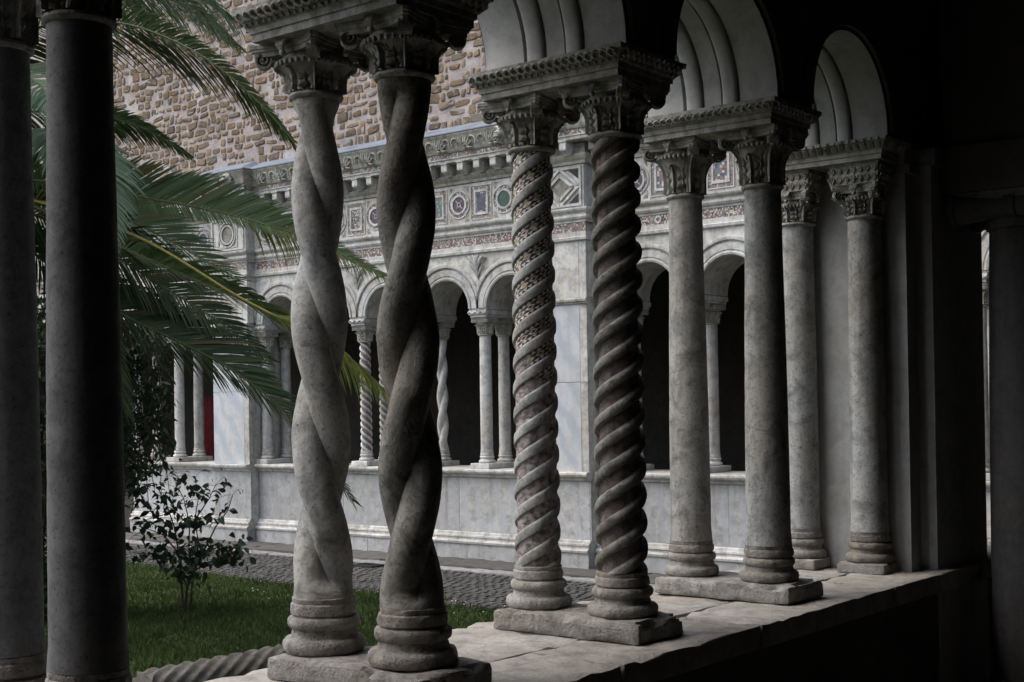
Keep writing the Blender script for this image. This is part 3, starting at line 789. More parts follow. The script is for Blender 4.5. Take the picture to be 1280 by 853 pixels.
def roll(xc, r, n=8): return [(xc-r*math.cos(PI*k/n), .012*math.sin(PI*k/n)+.004) for k in range(n+1)]
SOF = [(-.262, -.001), (-.092, -.001), (-.090, -.030), (-.074, -.030)] + roll(-.036, .036) + [(.001, -.022), (.007, -.022), (.008, -.001), (.084, -.001), (.085, -.026), (.094, -.026)] + roll(.128, .033) + [(.1625, -.016), (.167, -.016), (.168, -.001), (.332, -.001)]
arc_t = empty('near_arcade', (0, 1.5, ST)); tag(arc_t, 'dark wall of round arches with moulded undersides above the near columns', 'arcade')
holder = MBd()
RAD = .375
nc = [(k*P, (k+1)*P, (k+.5)*P) for k in range(-1, 4)]
nc[-1] = (3*P, YA+.06, 3.5*P-.01)
nc += [(YA+.06, YB-.06, None)]
nc += [(YB-.06+k*P*(1 if k else 1), YB-.06+(k+1)*P, YB-.06+(k+.5)*P+.05) for k in range(0, 5)]
nc += [(-P-.75, -P, None), (-7.5, -P-.75, None), (YB-.06+5*P, 11.9, None)]
loc0 = Vector((0, 1.5, ST))
# build in world space, then hang below the arcade thing
before = set(bpy.data.objects)
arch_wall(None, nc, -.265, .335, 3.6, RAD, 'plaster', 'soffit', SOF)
for o in set(bpy.data.objects)-before:
    if o.parent is None: o.parent = arc_t; o.location = -loc0
# raised dark band round each arch on the gallery side
for (a0, a1, c) in nc:
    if c is None or a0 < -2: continue
    m = MBd(); prof = [(.338, RAD+.012), (.352, RAD+.016), (.356, RAD+.05), (.348, RAD+.085), (.338, RAD+.088)]
    for k in range(33):
        a = PI*k/32
        for x, r in prof: m.v.append((x, c-r*math.cos(a)-1.5, ST+.02+r*math.sin(a)-ST))
    for k in range(32):
        for q in range(len(prof)-1): m.f.append((k*5+q, k*5+q+1, (k+1)*5+q+1, (k+1)*5+q))
    m.build('arch_moulding', 'plaster', arc_t)
pr = empty('near_pier', (0, (YA+YB)/2, LED)); tag(pr, 'marble clad pier between two bays with stepped pilaster edges', 'pier')
yc = (YA+YB)/2; z0 = 0; z1 = ST-LED
MBd().box(-.25, .335, YA+.055-yc, YB-.055-yc, z0, z1).build('core', 'soffit', pr, smooth=False)
MBd().box(.332, .412, YA+.17-yc, YB-.115-yc, z0-.6, z1-.02).build('pilaster', 'soffit', pr, smooth=False)
MBd().box(-.27, .36, YA+.03-yc+.02, YB-.03-yc-.02, z1-.14, z1-.10).build('moulding', 'carve', pr, smooth=False)
MBd().box(.30, .44, YA+.15-yc, YB-.15-yc, z1-.10, z1-.025).build('pilaster_cap', 'carve', pr, smooth=False)
lp = empty('near_pier', (0, -P-.37, LED)); tag(lp, 'plain marble pier at the palm end of the bay', 'pier')
MBd().box(-.25, .335, -.36, .36, 0, ST-LED).build('core', 'soffit', lp, smooth=False)
MBd().box(-.27, .36, -.38, .38, ST-LED-.12, ST-LED-.08).build('moulding', 'carve', lp, smooth=False)
bw = MBd().box(-.25, .335, -7.5, -P-.74, FLOOR, ST).build('wall_block', 'plaster', None, smooth=False); tag(bw, 'plain plastered wall continuing behind the palm end pier', 'wall')

# gallery-side column with scroll capital and the lintel it carries
gx, gy = .725, (YA+YB)/2
e = empty('gallery_column', (gx, gy, FLOOR)); tag(e, 'thick dark column with scroll capital standing in the gallery beside the pier', 'column')
hz = 1.54-FLOOR
MBd().box(-.2, .2, -.2, .2, 0, .1).build('plinth', 'plaster', e, smooth=False)
MBd().lathe([(a, b+.1) for a, b in base_profile(.16, .20, .14)], 40, jit=.003).build('base', 'plaster', e)
MBd().lathe([(.16, .24), (.162, .8), (.158, 1.5), (.145, hz-.05), (.158, hz-.045), (.158, hz-.02), (.14, hz+.03)], 40, jit=.0015).build('shaft', 'greyplaster', e)
c = MBd()
for k, (x, r) in enumerate([(-.275, .070), (-.27, .082), (-.245, .082), (-.24, .074), (-.18, .066), (-.08, .056), (-.03, .054), (-.025, .062), (.025, .062), (.03, .054), (.08, .056), (.18, .066), (.24, .074), (.245, .082), (.27, .082), (.275, .070)]):
    pass
prof = [(-.275, .070), (-.27, .082), (-.245, .082), (-.24, .074), (-.18, .066), (-.08, .056), (-.03, .054), (-.025, .062), (.025, .062), (.03, .054), (.08, .056), (.18, .066), (.24, .074), (.245, .082), (.27, .082), (.275, .070)]
cap = MBd().box(-.27, .27, -.18, .18, hz+.085, hz+.125).build('capital', 'granite', e, smooth=False)
for sy in (-1, 1):
    m = MBd(); m.lathe([(r, x) for x, r in prof], 24)
    m.v = [(z, sy*.135+x, hz+.055+y) for x, y, z in m.v]
    m.build('scroll', 'greyplaster', cap)
ln = MBd().box(-1.1, 1.55, -.19, .19, 0, .215)
o = ln.build('lintel', 'plaster', None, (1.52, gy, 1.668), smooth=False); tag(o, 'dark stone lintel spanning the gallery from the pier over the scroll capital', 'lintel')
o = MBd().box(-.32, 3.1, -.16, .16, 0, 1.8).build('cross_wall', 'plaster', None, (.74+.0, gy, 1.884), smooth=False); tag(o, 'dark plastered cross wall standing on the gallery lintel', 'wall')
# gallery shell: floor, vault, inner wall
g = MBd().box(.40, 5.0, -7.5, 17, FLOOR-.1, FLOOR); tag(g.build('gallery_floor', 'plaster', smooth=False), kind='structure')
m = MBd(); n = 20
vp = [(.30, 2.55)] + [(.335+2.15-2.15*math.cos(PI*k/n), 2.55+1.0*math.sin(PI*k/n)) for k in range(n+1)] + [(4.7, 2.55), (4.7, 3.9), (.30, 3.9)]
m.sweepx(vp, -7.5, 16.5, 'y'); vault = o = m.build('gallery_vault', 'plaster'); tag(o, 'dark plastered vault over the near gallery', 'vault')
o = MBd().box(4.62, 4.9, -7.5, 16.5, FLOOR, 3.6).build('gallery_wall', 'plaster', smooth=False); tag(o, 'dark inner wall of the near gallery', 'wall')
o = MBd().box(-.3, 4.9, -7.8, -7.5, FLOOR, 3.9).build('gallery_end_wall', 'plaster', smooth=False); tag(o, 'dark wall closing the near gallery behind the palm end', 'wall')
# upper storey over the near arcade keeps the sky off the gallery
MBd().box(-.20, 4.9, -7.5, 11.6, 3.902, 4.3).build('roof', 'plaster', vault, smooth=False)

# ------------------------------------------------------------------ far wing
F = YF-.30; FP = F-.15
X0, X1 = -19.0, -.27
PIERS = [(-12.87, -12.10), (-6.87, -6.20), (-18.9, -18.2)]
wing = empty('far_wing', (0, YF, GND)); tag(wing, 'pale marble cloister front with round arches, mosaic frieze and bracketed cornice', 'arcade')
W0 = Vector((0, YF, GND))
def wpart(mb, name, mat, parent=None, smooth=False, angle=40):
    if parent is None:
        mb.v = [(x, y-YF, z-GND) for x, y, z in mb.v]; return mb.build(name, mat, wing, smooth=smooth, angle=angle)
    mb.v = [(x, y-YF, z-GND) for x, y, z in mb.v]; return mb.build(name, mat, parent, smooth=smooth, angle=angle)
pairsA = [XO-k*P for k in range(4)]         # free pairs of the middle bay
attA = (XO-4*P+.09, XO+P-.02)
xr = -4.943
pairsB = [xr+k*P for k in range(4)]; attB = (xr-P+.02, xr+4*P)
xl = -14.02
pairsC = [xl-k*P for k in range(4)]; attC = (xl+P-.02, xl-4*P)
def bay_cells(lo, pairs_sorted, hi, lo_edge, hi_edge):
    xs = [lo_edge]+[ (a) for a in pairs_sorted]+[hi_edge]
    cen = [lo]+pairs_sorted+[hi]
    out = []
    for k in range(5):
        a0 = lo_edge if k == 0 else cen[k]; a1 = hi_edge if k == 4 else cen[k+1]
        c = (cen[k]+cen[k+1])/2
        out.append((a0, a1, c))
    return out
cells = bay_cells(attC[1], sorted(pairsC), attC[0], attC[1]-.1, PIERS[0][0]) + [(PIERS[0][0], PIERS[0][1], None)] + \
        bay_cells(attA[0], sorted(pairsA), attA[1], PIERS[0][1], PIERS[1][0]) + [(PIERS[1][0], PIERS[1][1], None)] + \
        bay_cells(attB[0], sorted(pairsB), attB[1], PIERS[1][1], X1)
SOF2 = [(F+.001, 0.0), (F+.6, 0.0)]
before = set(bpy.data.objects)
arch_wall(None, cells, F, F+.6, 4.0, .372, 'far', 'far', SOF2, axis='x', nseg=24)
for o in set(bpy.data.objects)-before:
    if o.parent is None: o.parent = wing; o.location = -W0
# archivolts: swept ring mouldings, cut at the cell borders so that neighbours meet in a V
for (a0, a1, c) in cells:
    if c is None or c < -16: continue
    prof = [(.374, .0), (.374, .022), (.395, .030), (.408, .026), (.412, .008), (.425, .008), (.43, .020), (.50, .024), (.505, .006), (.525, .006), (.532, .034), (.56, .040), (.572, .036), (.572, 0)]
    m = MBd(); n = 40; L0 = max(a0, c-.5235); L1 = min(a1, c+.5235)
    for k in range(n+1):
        a = PI*k/n
        for r, pr_ in prof:
            m.v.append((min(L1, max(L0, c-r*math.cos(a))), F-pr_, ST+.02+r*math.sin(a)))
    q = len(prof)
    for k in range(n):
        for i in range(q-1): m.f.append((k*q+i, k*q+i+1, (k+1)*q+i+1, (k+1)*q+i))
    wpart(m, 'archivolt', 'far', smooth=True, angle=35)
# leaf ornament in each spandrel
def spandrel_leaf():
    m = MBd()
    m.tube([(0, -.01, -.16), (0, -.02, -.06), (0, -.03, .03), (0, -.045, .10), (0, -.05, .12)], [.012, .02, .034, .028, .012], 8)
    for s in (-1, 1):
        m.tube([(s*.01, -.015, -.13), (s*.05, -.02, -.06), (s*.10, -.025, .0)], [.006, .012, .01], 6)
        m.tube([(s*.02, -.02, -.02), (s*.06, -.035, .06), (s*.11, -.03, .10), (s*.15, -.02, .085)], [.014, .024, .022, .008], 7)
        m.tube([(s*.015, -.02, .02), (s*.03, -.045, .10), (s*.05, -.05, .125)], [.012, .018, .008], 6)
    return m.mesh('spandrel_leaf', 'far')
SPL = spandrel_leaf()
for x in sorted(pairsA+pairsB+pairsC):
    if -15.2 < x < -3: link('spandrel_leaf', SPL, wing, (x, F-.002-YF, 2.44-GND))
# piers: veined slabs, strip and string course
for (a, b) in PIERS[:2]:
    wpart(MBd().box(a, b, FP, F+.55, GND, -.10), 'pier_base', 'farpanel')
    core = wpart(MBd().box(a+.012, b-.012, FP+.012, F+.59, -.099, 4.0), 'pier_core', 'far')
    for zz, zt in ((-.07, .96), (.966, 1.86), (1.935, 2.60)):
        m = MBd().box(a, b-.10, FP-.004, FP+.011, zz, zt); m.v = [(x, y-YF, z-GND) for x, y, z in m.v]; m.build('marble_slab', 'farslab' if zz < 1.9 else 'far', wing, smooth=False)
        m = MBd().box(b-.098, b+.002, FP-.002, FP+.013, zz, zt); m.v = [(x, y-YF, z-GND) for x, y, z in m.v]; m.build('marble_strip', 'far', wing, smooth=False)
        m = MBd().box(b-.011, b+.004, FP+.015, F-.004, zz, zt); m.v = [(x, y-YF, z-GND) for x, y, z in m.v]; m.build('marble_strip', 'far', wing, smooth=False)
    wpart(MBd().sweepx([(FP+.01, 1.862), (FP-.02, 1.862), (FP-.025, 1.885), (FP-.04, 1.89), (FP-.045, 1.915), (FP-.03, 1.93), (FP+.01, 1.932)], a-.01, b+.02), 'string_course', 'farcarve')

# entablature: profile swept along x, breaking forward at the piers
def runs(z_off=0.0):
    """(x0, x1, face y) pieces of the facade plane; right return faces are added by the pieces' own ends"""
    xs = [(X0, PIERS[0][0], F), (PIERS[0][0]-.0, PIERS[0][1]+.0, FP), (PIERS[0][1], PIERS[1][0], F), (PIERS[1][0], PIERS[1][1], FP), (PIERS[1][1], X1, F)]
    return xs
def strip(name, mat, prof, ext=True, back=.03, smooth=False):
    """prof: (projection, z) from bottom to top"""
    for x0, x1, y in runs():
        isp = y == FP; mx = max(p for p, z in prof)
        m = MBd(); pf = [(y+back, prof[0][1])]+[(y-p, z) for p, z in prof]+[(y+back, prof[-1][1])]
        if isp:  # mitred returns
            n_ = len(pf); b = 0
            for sgn, xx in ((-1, x0), (1, x1)):
                for (yy_, z) in pf:
                    m.v.append((xx+sgn*max(0, y-yy_), yy_, z))
            for k in range(n_-1): m.f.append((k, k+1, n_+k+1, n_+k))
            for sgn, s0, xx in ((-1, 0, x0), (1, n_, x1)):
                b = len(m.v)
                for (yy_, z) in pf: m.v.append((xx+sgn*max(0, y-yy_), F+.02, z))
                for k in range(n_-1): m.f.append((s0+k, s0+k+1, b+k+1, b+k))
        else:
            m.sweepx(pf, x0+.002, x1-.002)
        wpart(m, name, mat, smooth=smooth)
strip('fascia', 'far', [(.012, 2.585), (.03, 2.595), (.035, 2.625), (.018, 2.635), (.018, 2.690)])
strip('architrave', 'far', [(.018, 2.80), (.02, 2.825), (.035, 2.83), (.05, 2.855), (.05, 2.875), (.03, 2.885), (.03, 2.90), (.065, 2.925), (.075, 2.945), (.075, 2.962), (.0, 2.964)])
strip('frieze_moulding', 'farcarve', [(.0, 3.462), (.03, 3.468), (.035, 3.50), (.06, 3.53), (.075, 3.56), (.078, 3.575), (.02, 3.58), (.02, 3.70), (.0, 3.715)])
strip('corona', 'far', [(.0, 3.712), (.19, 3.716), (.195, 3.745), (.21, 3.755), (.21, 3.766)])
strip('cyma_bed', 'farcarve', [(.205, 3.826), (.215, 3.832), (.225, 3.85), (.235, 3.88), (.25, 3.94), (.28, 4.0), (.30, 4.03), (.30, 4.045)])
strip('flashing', 'lead', [(.305, 4.046), (.315, 4.05), (.315, 4.064), (.20, 4.11), (-.18, 4.255)], back=.2)
# mosaic strips sit in the fascia fields
def mos_strip(name, z0, z1, pr_, mat):
    for x0, x1, y in runs():
        m = MBd().box(x0+(.05 if y == F else -pr_+.0), x1-(.05 if y == F else -pr_), y-pr_, y+.01, z0, z1); wpart(m, name, mat)
mos_strip('mosaic_strip', 2.6905, 2.7995, .010, 'mos')
mos_strip('mosaic_strip', 3.7665, 3.8255, .200, 'mos')
def disc(mb, x, y, z, r0, r1, t, n=28):
    """ring (r0>0) or disc facing -y, front at y-t"""
    b = len(mb.v)
    for k in range(n):
        a = 2*PI*k/n; c, s = math.cos(a), math.sin(a)
        mb.v += [(x+r1*c, y, z+r1*s), (x+r1*c, y-t, z+r1*s), (x+r0*c, y-t, z+r0*s), (x+r0*c, y, z+r0*s)]
    for k in range(n):
        i, j = b+k*4, b+((k+1) % n)*4
        mb.f += [(i, j, j+1, i+1), (i+1, j+1, j+2, i+2)]
        if r0 > 0: mb.f.append((i+2, j+2, j+3, i+3))
    return mb
def frame(mb, x, y, z, hw0, hh0, hw1, hh1, t):
    for a, b, c, d in ((-hw1, hw1, hh0, hh1), (-hw1, hw1, -hh1, -hh0), (-hw1, -hw0, -hh0, hh0), (hw0, hw1, -hh0, hh0)):
        mb.box(x+a, x+b, y-t, y+.004, z+c, z+d)
    return mb
ZC = 3.213
SP = .362
# fillets of the lower strip: thin white lines and roundels
for x0, x1, y in runs():
    if y == FP or x1 < -13: continue
    xx = x0+.9
    while xx < x1-.5:
        m = disc(MBd(), xx, y-.0105, 2.745, .022, .046, .012); wpart(m, 'roundel', 'far', smooth=False)
        xx += 2.1
def frieze_bay(xa, xb, first, seq):
    n = int((xb-xa-.10)/SP); off = (xb-xa-n*SP)/2
    for k in range(n):
        x = xb-off-(k+.5)*SP; y = F
        if x < -15.6 or x > -3.2: continue
        kind = (k+first) % 2
        col = seq[k % len(seq)]
        host = wpart(MBd().box(x-SP/2+.001, x+SP/2-.001, F-.012, F+.01, 2.966, 3.460), 'frieze_panel', 'far')
        y = F-.012
        def sub(mb, nm, mt): mb.v = [(a, b-YF, c-GND) for a, b, c in mb.v]; mb.build(nm, mt, host, smooth=False)
        if kind == 0:
            sub(disc(MBd(), x, y, ZC, 0, .098, .005), 'disc', col)
            sub(disc(MBd(), x, y, ZC, .098, .124, .014), 'ring', 'far')
            sub(disc(MBd(), x, y, ZC, .124, .163, .004), 'mosaic_ring', 'mos2')
            sub(disc(MBd(), x, y, ZC, .163, .176, .012), 'outer_ring', 'far')
            for sx in (-1, 1):
                for sz in (-1, 1):
                    sub(MBd().add([(x+sx*.155, y-.004, ZC+sz*.215), (x+sx*.09, y-.004, ZC+sz*.215), (x+sx*.155, y-.004, ZC+sz*.13)], [(0, 1, 2)]), 'corner_inlay', 'mos')
            if col == 'porphyry':
                m = MBd()
                for a in range(4):
                    a_ = a*PI/2+PI/4; m.tube([(x+.02*math.cos(a_), y-.006, ZC+.02*math.sin(a_)), (x+.075*math.cos(a_), y-.006, ZC+.075*math.sin(a_))], .006, 4)
                m = disc(m, x, y-.004, ZC, .02, .03, .004); sub(m, 'cross', 'far')
        else:
            sub(MBd().box(x-.085, x+.085, y-.004, y+.004, ZC-.125, ZC+.125), 'inlay', col)
            sub(frame(MBd(), x, y, ZC, .085, .125, .112, .155, .013), 'frame', 'far')
            sub(frame(MBd(), x, y, ZC, .112, .155, .155, .200, .004), 'mosaic_frame', 'mos')
            sub(frame(MBd(), x, y, ZC, .155, .200, .166, .212, .011), 'outer_frame', 'far')
            if col in ('blue', 'porphyry'):
                sub(frame(MBd(), x, y-.001, ZC, .066, .104, .083, .123, .005), 'tessera_border', 'mos2')
frieze_bay(PIERS[0][1], PIERS[1][0], 1, ['mosgreen', 'serpentine', 'blue', 'porphyry', 'mosgreen', 'serpentine', 'porphyry', 'porphyry', 'mos2', 'pink', 'mosblue', 'pink', 'porphyry', 'serpentine'])
frieze_bay(PIERS[1][1], X1, 0, ['porphyry', 'mosblue'])
frieze_bay(X0, PIERS[0][0], 0, ['blue', 'porphyry', 'porphyry', 'mosgreen'])
# pier panels: roundel in a square, and a knotted lozenge
def pier_panel(a, b, style):
    x = (a+b)/2; y = FP-.012; hw = (b-a)/2-.03
    host = wpart(MBd().box(a+.004, b-.004, FP-.012, FP+.05, 2.966, 3.460), 'frieze_panel', 'far')
    def sub(mb, nm, mt): mb.v = [(p, q-YF, r-GND) for p, q, r in mb.v]; mb.build(nm, mt, host, smooth=False)
    sub(frame(MBd(), x, y, ZC, hw-.03, .20, hw, .228, .018), 'frame', 'far')
    if style == 'roundel':
        sub(disc(MBd(), x, y, ZC, 0, .12, .006), 'disc', 'greydisc')
        sub(disc(MBd(), x, y, ZC, .12, .145, .022), 'ring', 'far')
        sub(disc(MBd(), x, y, ZC, .165, .188, .020), 'outer_ring', 'far')
        sub(disc(MBd(), x, y, ZC, .145, .165, .003), 'groove', 'groove')
        sub(frame(MBd(), x, y, ZC, .19, .17, .215, .19, .012), 'inner_frame', 'far')
    else:
        def rail(p, q, w_, nm, t, mt='far'):
            p = Vector((p[0], 0, p[1])); q = Vector((q[0], 0, q[1])); d = (q-p).normalized(); n_ = Vector((-d.z, 0, d.x))*w_
            m = MBd(); vs = []
            for yy_ in (y+.002, y-t):
                for c in (p-n_, q-n_, q+n_, p+n_): vs.append((x+c.x, yy_, ZC+c.z))
            m.add(vs, [(4,5,6,7),(0,1,5,4),(1,2,6,5),(2,3,7,6),(3,0,4,7)]); sub(m, nm, mt)
        m = MBd(); m.add([(x, y-.003, ZC-.11), (x+.14, y-.003, ZC), (x, y-.003, ZC+.11), (x-.14, y-.003, ZC)], [(0,1,2,3)]); sub(m, 'lozenge', 'greydisc')
        L = [(0, -.14), (.18, 0), (0, .14), (-.18, 0)]
        for k in range(4): rail(L[k], L[(k+1) % 4], .016, 'rail', .022)
        L = [(0, -.215), (.27, 0), (0, .215), (-.27, 0)]
        for k in range(4): rail(L[k], L[(k+1) % 4], .014, 'rail', .020)
        for sx in (-1, 1):
            for sz in (-1, 1):
                m = MBd(); m.add([(x+sx*.26, y-.003, ZC+sz*.19), (x+sx*.12, y-.003, ZC+sz*.19), (x+sx*.26, y-.003, ZC+sz*.08)], [(0,1,2)]); sub(m, 'corner_groove', 'groove')
pier_panel(*PIERS[0], 'roundel'); pier_panel(*PIERS[1], 'lozenge')
# modillions
def modillion():
    m = MBd(); pf = [(0, .0), (-.05, -.01), (-.075, -.035), (-.085, -.02), (-.12, -.0), (-.165, .012), (-.17, .03), (-.17, .105), (0, .105)]
    m.sweepx(pf, -.045, .045); m.box(-.055, .055, -.182, 0, .1055, .118)
    return m.mesh('modillion', 'far', False)
MODL = modillion()
for x0, x1, y in runs():
    n = max(1, round((x1-x0)/.268)); st = (x1-x0)/n
    for k in range(n):
        x = x0+(k+.5)*st
        if -15.8 < x < -2.5: link('modillion', MODL, wing, (x, y-.02-YF, 3.597-GND))
# acanthus scroll on the cyma
def scroll_unit(flip):
    m = MBd(); s = flip
    pts = []
    for k in range(15):
        a = -PI*.2+k*.42; r = .075*(1-k/16); pts.append((s*(.02+r*math.cos(a)), -.012, .10+r*math.sin(a)*.95))
    m.tube(pts, [.012]*6+[.010]*5+[.007]*4, 5)
    for k in range(5):
        a = -.3+k*.55
        m.tube([(s*(-.07), -.008, .03), (s*(-.07)+.07*math.cos(a)*.8, -.025, .04+.075*math.sin(a)), (s*(-.06)+.10*math.cos(a)*.8, -.015, .05+.12*math.sin(a))], [.008, .016, .005], 5)
    return m.mesh('acanthus_scroll', 'farcarve')
SCU = [scroll_unit(1), scroll_unit(-1)]
for x0, x1, y in runs():
    n = max(1, round((x1-x0)/.21)); st = (x1-x0)/n
    for k in range(n):
        x = x0+(k+.5)*st
        if -15.4 < x < -3.5:
            o = link('acanthus_scroll', SCU[k % 2], wing, (x, y-.235-YF, 3.838-GND)); o.rotation_euler.x = R(14)
# lion heads on the cornice
def lion():
    m = MBd(); m.ball((0, -.06, 0), .085, 14, 10, (.95, .9, 1.1)); m.ball((0, -.13, -.03), .05, 12, 8, (1.05, .9, .9)); m.ball((0, -.165, -.012), .018, 8, 6, (1.3, .8, .8))
    m.tube([(-.03, -.165, -.055), (0, -.175, -.06), (.03, -.165, -.055)], .010, 6)
    for s in (-1, 1):
        m.ball((s*.035, -.125, .03), .016, 8, 6); m.ball((s*.07, -.05, .07), .026, 8, 6, (1, .6, 1)); m.tube([(s*.015, -.135, .045), (s*.04, -.135, .055), (s*.06, -.11, .045)], .009, 6)
    for k in range(16):
        a = 2*PI*k/16; m.tube([(.065*math.cos(a), -.05, .075*math.sin(a)), (.095*math.cos(a), -.035, .11*math.sin(a)), (.105*math.cos(a+.2), -.0, .12*math.sin(a+.2))], [.018, .02, .008], 6)
    return m.mesh('lion_head', 'farcarve')
LION = lion()
for px, py in ((630, 152),):
    c = onplane(px, py, 1, F-.29); link('lion_head', LION, wing, (c.x, F-.285-YF, 3.935-GND))
c = onplane(303, 214, 1, FP-.29); o = link('lion_head', LION, wing, (PIERS[0][1]-.05, FP-.27-YF, 3.935-GND)); o.scale = (.8, .8, .8)
# torn flashing ends (small upturned sheets)
for px, py in ((432, 180), (531, 168)):
    c = onplane(px, py, 1, F-.1); m = MBd(); m.add([(-.10, 0, 0), (.10, -.02, .01), (.16, -.03, .07), (.04, .04, .05), (-.10, 0, -.008), (.10, -.02, .002), (.16, -.03, .062), (.04, .04, .042)], [(0,1,2,3),(7,6,5,4),(0,4,5,1),(1,5,6,2),(2,6,7,3),(3,7,4,0)])
    m.build('flashing_tab', 'lead', wing, (c.x, F-.12-YF, 4.21-GND), smooth=False)

# far columns
def far_pair(x, kind, lab, grp='far colonnade columns', rmul=1.0, only=None, hand=1, ph=0.0, plinth_lab=None):
    for sgn, nm in ((-1, 'courtyard side'), (1, 'gallery side')):
        k = {'plain': 'marble_column', 'twist': 'twisted_column', 'spiral': 'spiral_column'}[kind]
        e = empty(k, (x, YF+sgn*D, 0)); tag(e, lab % nm, 'column', grp)
        r = .076*rmul
        MBd().lathe(base_profile(r, .105, .135), 20).build('base', 'far', e)
        sm, bm_ = shaft_mesh(kind if kind != 'spiral' else 'spiralworn', r, r*.94, .135, 1.58, hand*sgn if kind == 'twist' else hand, ph, 'far', seg=24, nz=70 if kind != 'spiral' else 90)
        sh = link('shaft', sm, e)
        if bm_: link('mosaic_band', bm_, sh)
        cap = MBd().lathe([(r*.98, 1.575), (r*1.2, 1.58), (r*1.22, 1.592), (r*1.05, 1.60), (r*1.05, 1.64), (r*1.3, 1.71), (r*1.55, 1.735)], 20).build('capital', 'farcarve', e)
        K = FARCAP
        for q in range(8):
            a = q*PI/4; l = link('leaf', K, cap, (r*1.05*math.sin(a), -r*1.05*math.cos(a), 1.598)); l.rotation_euler.z = a
        carved_block(.245, .062, .235).build('carved_block', 'farcarve', e, (0, 0, 1.737), angle=30)
    o = link('plinth', worn_box(.30, .66, .068, x, .008, .003, .12, 'far'), None, (x, YF, -.069)); tag(o, plinth_lab, 'plinth')
    o = MBd().box(-.125, .125, -.315, .315, 0, .03); o.box(-.14, .14, -.33, .33, .03, .085)
    zz = o
    zz.tube([(-.145, -.335+.67*k/20, .055+.012*math.sin(k*1.9)) for k in range(21)], .012, 5)
    zz.tube([(-.14+.28*k/10, -.335, .055+.012*math.sin(k*1.9)) for k in range(11)], .012, 5)
    o = zz.build('impost_slab', 'far', None, (x, YF, 1.802), smooth=False); tag(o, plinth_lab.replace('plinth under', 'impost slab on top of'), 'impost slab')
FARCAP = acanthus(.125, .085, .03, 'farcarve')
far_pair(pairsA[0], 'plain', 'plain far column next to the veined marble pier, %s', plinth_lab='far plinth under the plain pair next to the veined pier')
far_pair(pairsA[1], 'twist', 'rope twisted far column two arches from the veined pier, %s', hand=1, plinth_lab='far plinth under the rope twisted pair of the middle bay')
far_pair(pairsA[2], 'spiral', 'spiral fluted far column three arches from the veined pier, %s', hand=-1, plinth_lab='far plinth under the spiral fluted pair of the middle bay')
far_pair(pairsA[3], 'plain', 'plain far column four arches from the veined pier, %s', plinth_lab='far plinth under the plain pair behind the palm tips')
far_pair(attA[0]+.02, 'plain', 'plain far column against the roundel pier, %s', plinth_lab='far plinth under the pair against the roundel pier')
far_pair(attA[1], 'plain', 'plain far column against the veined pier in the middle bay, %s', plinth_lab='far plinth under the pair against the veined pier')
far_pair(pairsB[0], 'plain', 'plain far column one arch past the veined pier towards the corner, %s', plinth_lab='far plinth under the plain pair one arch past the veined pier')
far_pair(attB[0], 'plain', 'plain far column against the corner side of the veined pier, %s', plinth_lab='far plinth under the pair on the corner side of the veined pier')
for k in (1, 2, 3):
    far_pair(pairsB[k], 'plain', 'plain far column %s arches from the corner, %%s' % ('four', 'three', 'two')[k-1], plinth_lab='far plinth under the plain pair %s arches from the corner' % ('four', 'three', 'two')[k-1])
far_pair(pairsC[0], 'plain', 'plain far column beside the red hanging cloth, %s', plinth_lab='far plinth under the plain pair beside the red cloth')
far_pair(pairsC[1], 'twist', 'rope twisted far column among the hanging vine sprays, %s', hand=1, ph=1.0, plinth_lab='far plinth under the rope twisted pair behind the vine')

# far parapet
fp = empty('far_parapet', (0, YF, GND)); tag(fp, 'pale marble parapet with moulded cap and base under the far colonnade', 'parapet')
def fpart(mb, name, mat, smooth=False):
    mb.v = [(x, y-YF, z-GND) for x, y, z in mb.v]; return mb.build(name, mat, fp, smooth=smooth)
XE = -15.05
def par_run(x0, x1, yf):
    rng = random.Random(int(x0*10)); x = x0; fpart(MBd().box(x0+.01, x1-.01, yf+.025, YF+.36, GND-.1, -.17), 'wall', 'far')
    while x < x1-.05:
        L = min(rng.uniform(1.3, 2.1), x1-x)
        if x1-x-L < .5: L = x1-x
        fpart(MBd().box(x+.002, x+L-.002, yf-.0+rng.uniform(0, .004), yf+.028, -.845, -.175), 'marble_slab', 'farpanel'); x += L
    x = x0
    while x < x1-.05:
        L = min(rng.uniform(1.0, 1.7), x1-x)
        if x1-x-L < .4: L = x1-x
        a, b = x+.002, x+L-.002; j = rng.uniform(-.003, .003)
        fpart(MBd().sweepx([(yf+.05, -.174), (yf-.015, -.174), (yf-.03, -.16), (yf-.03, -.145), (yf-.045, -.14), (yf-.075, -.12), (yf-.085, -.10), (yf-.085+j, -.080), (yf-.07, -.071+j), (YF+.40, -.071+j), (YF+.40, -.174)], a, b), 'cap_stone', 'far')
        fpart(MBd().sweepx([(yf+.06, -.99), (yf-.085, -.99), (yf-.09, -.965), (yf-.075, -.95), (yf-.05, -.945), (yf-.05, -.925), (yf-.06+j, -.91), (yf-.055, -.89), (yf-.03, -.885), (yf-.025, -.86), (yf-.012+j, -.848), (yf+.06, -.846)], a, b), 'base_moulding', 'far')
        fpart(MBd().box(a, b, yf-.07+j, yf+.07, GND-.1, -.991), 'base_stone', 'farpanel'); x += L
par_run(XE, PIERS[0][0]-.02, F-.0)
par_run(PIERS[0][0]-.02, PIERS[0][1]+.02, FP)
par_run(PIERS[0][1]+.02, PIERS[1][0]-.02, F)
par_run(PIERS[1][0]-.02, PIERS[1][1]+.02, FP)
par_run(PIERS[1][1]+.02, X1, F)

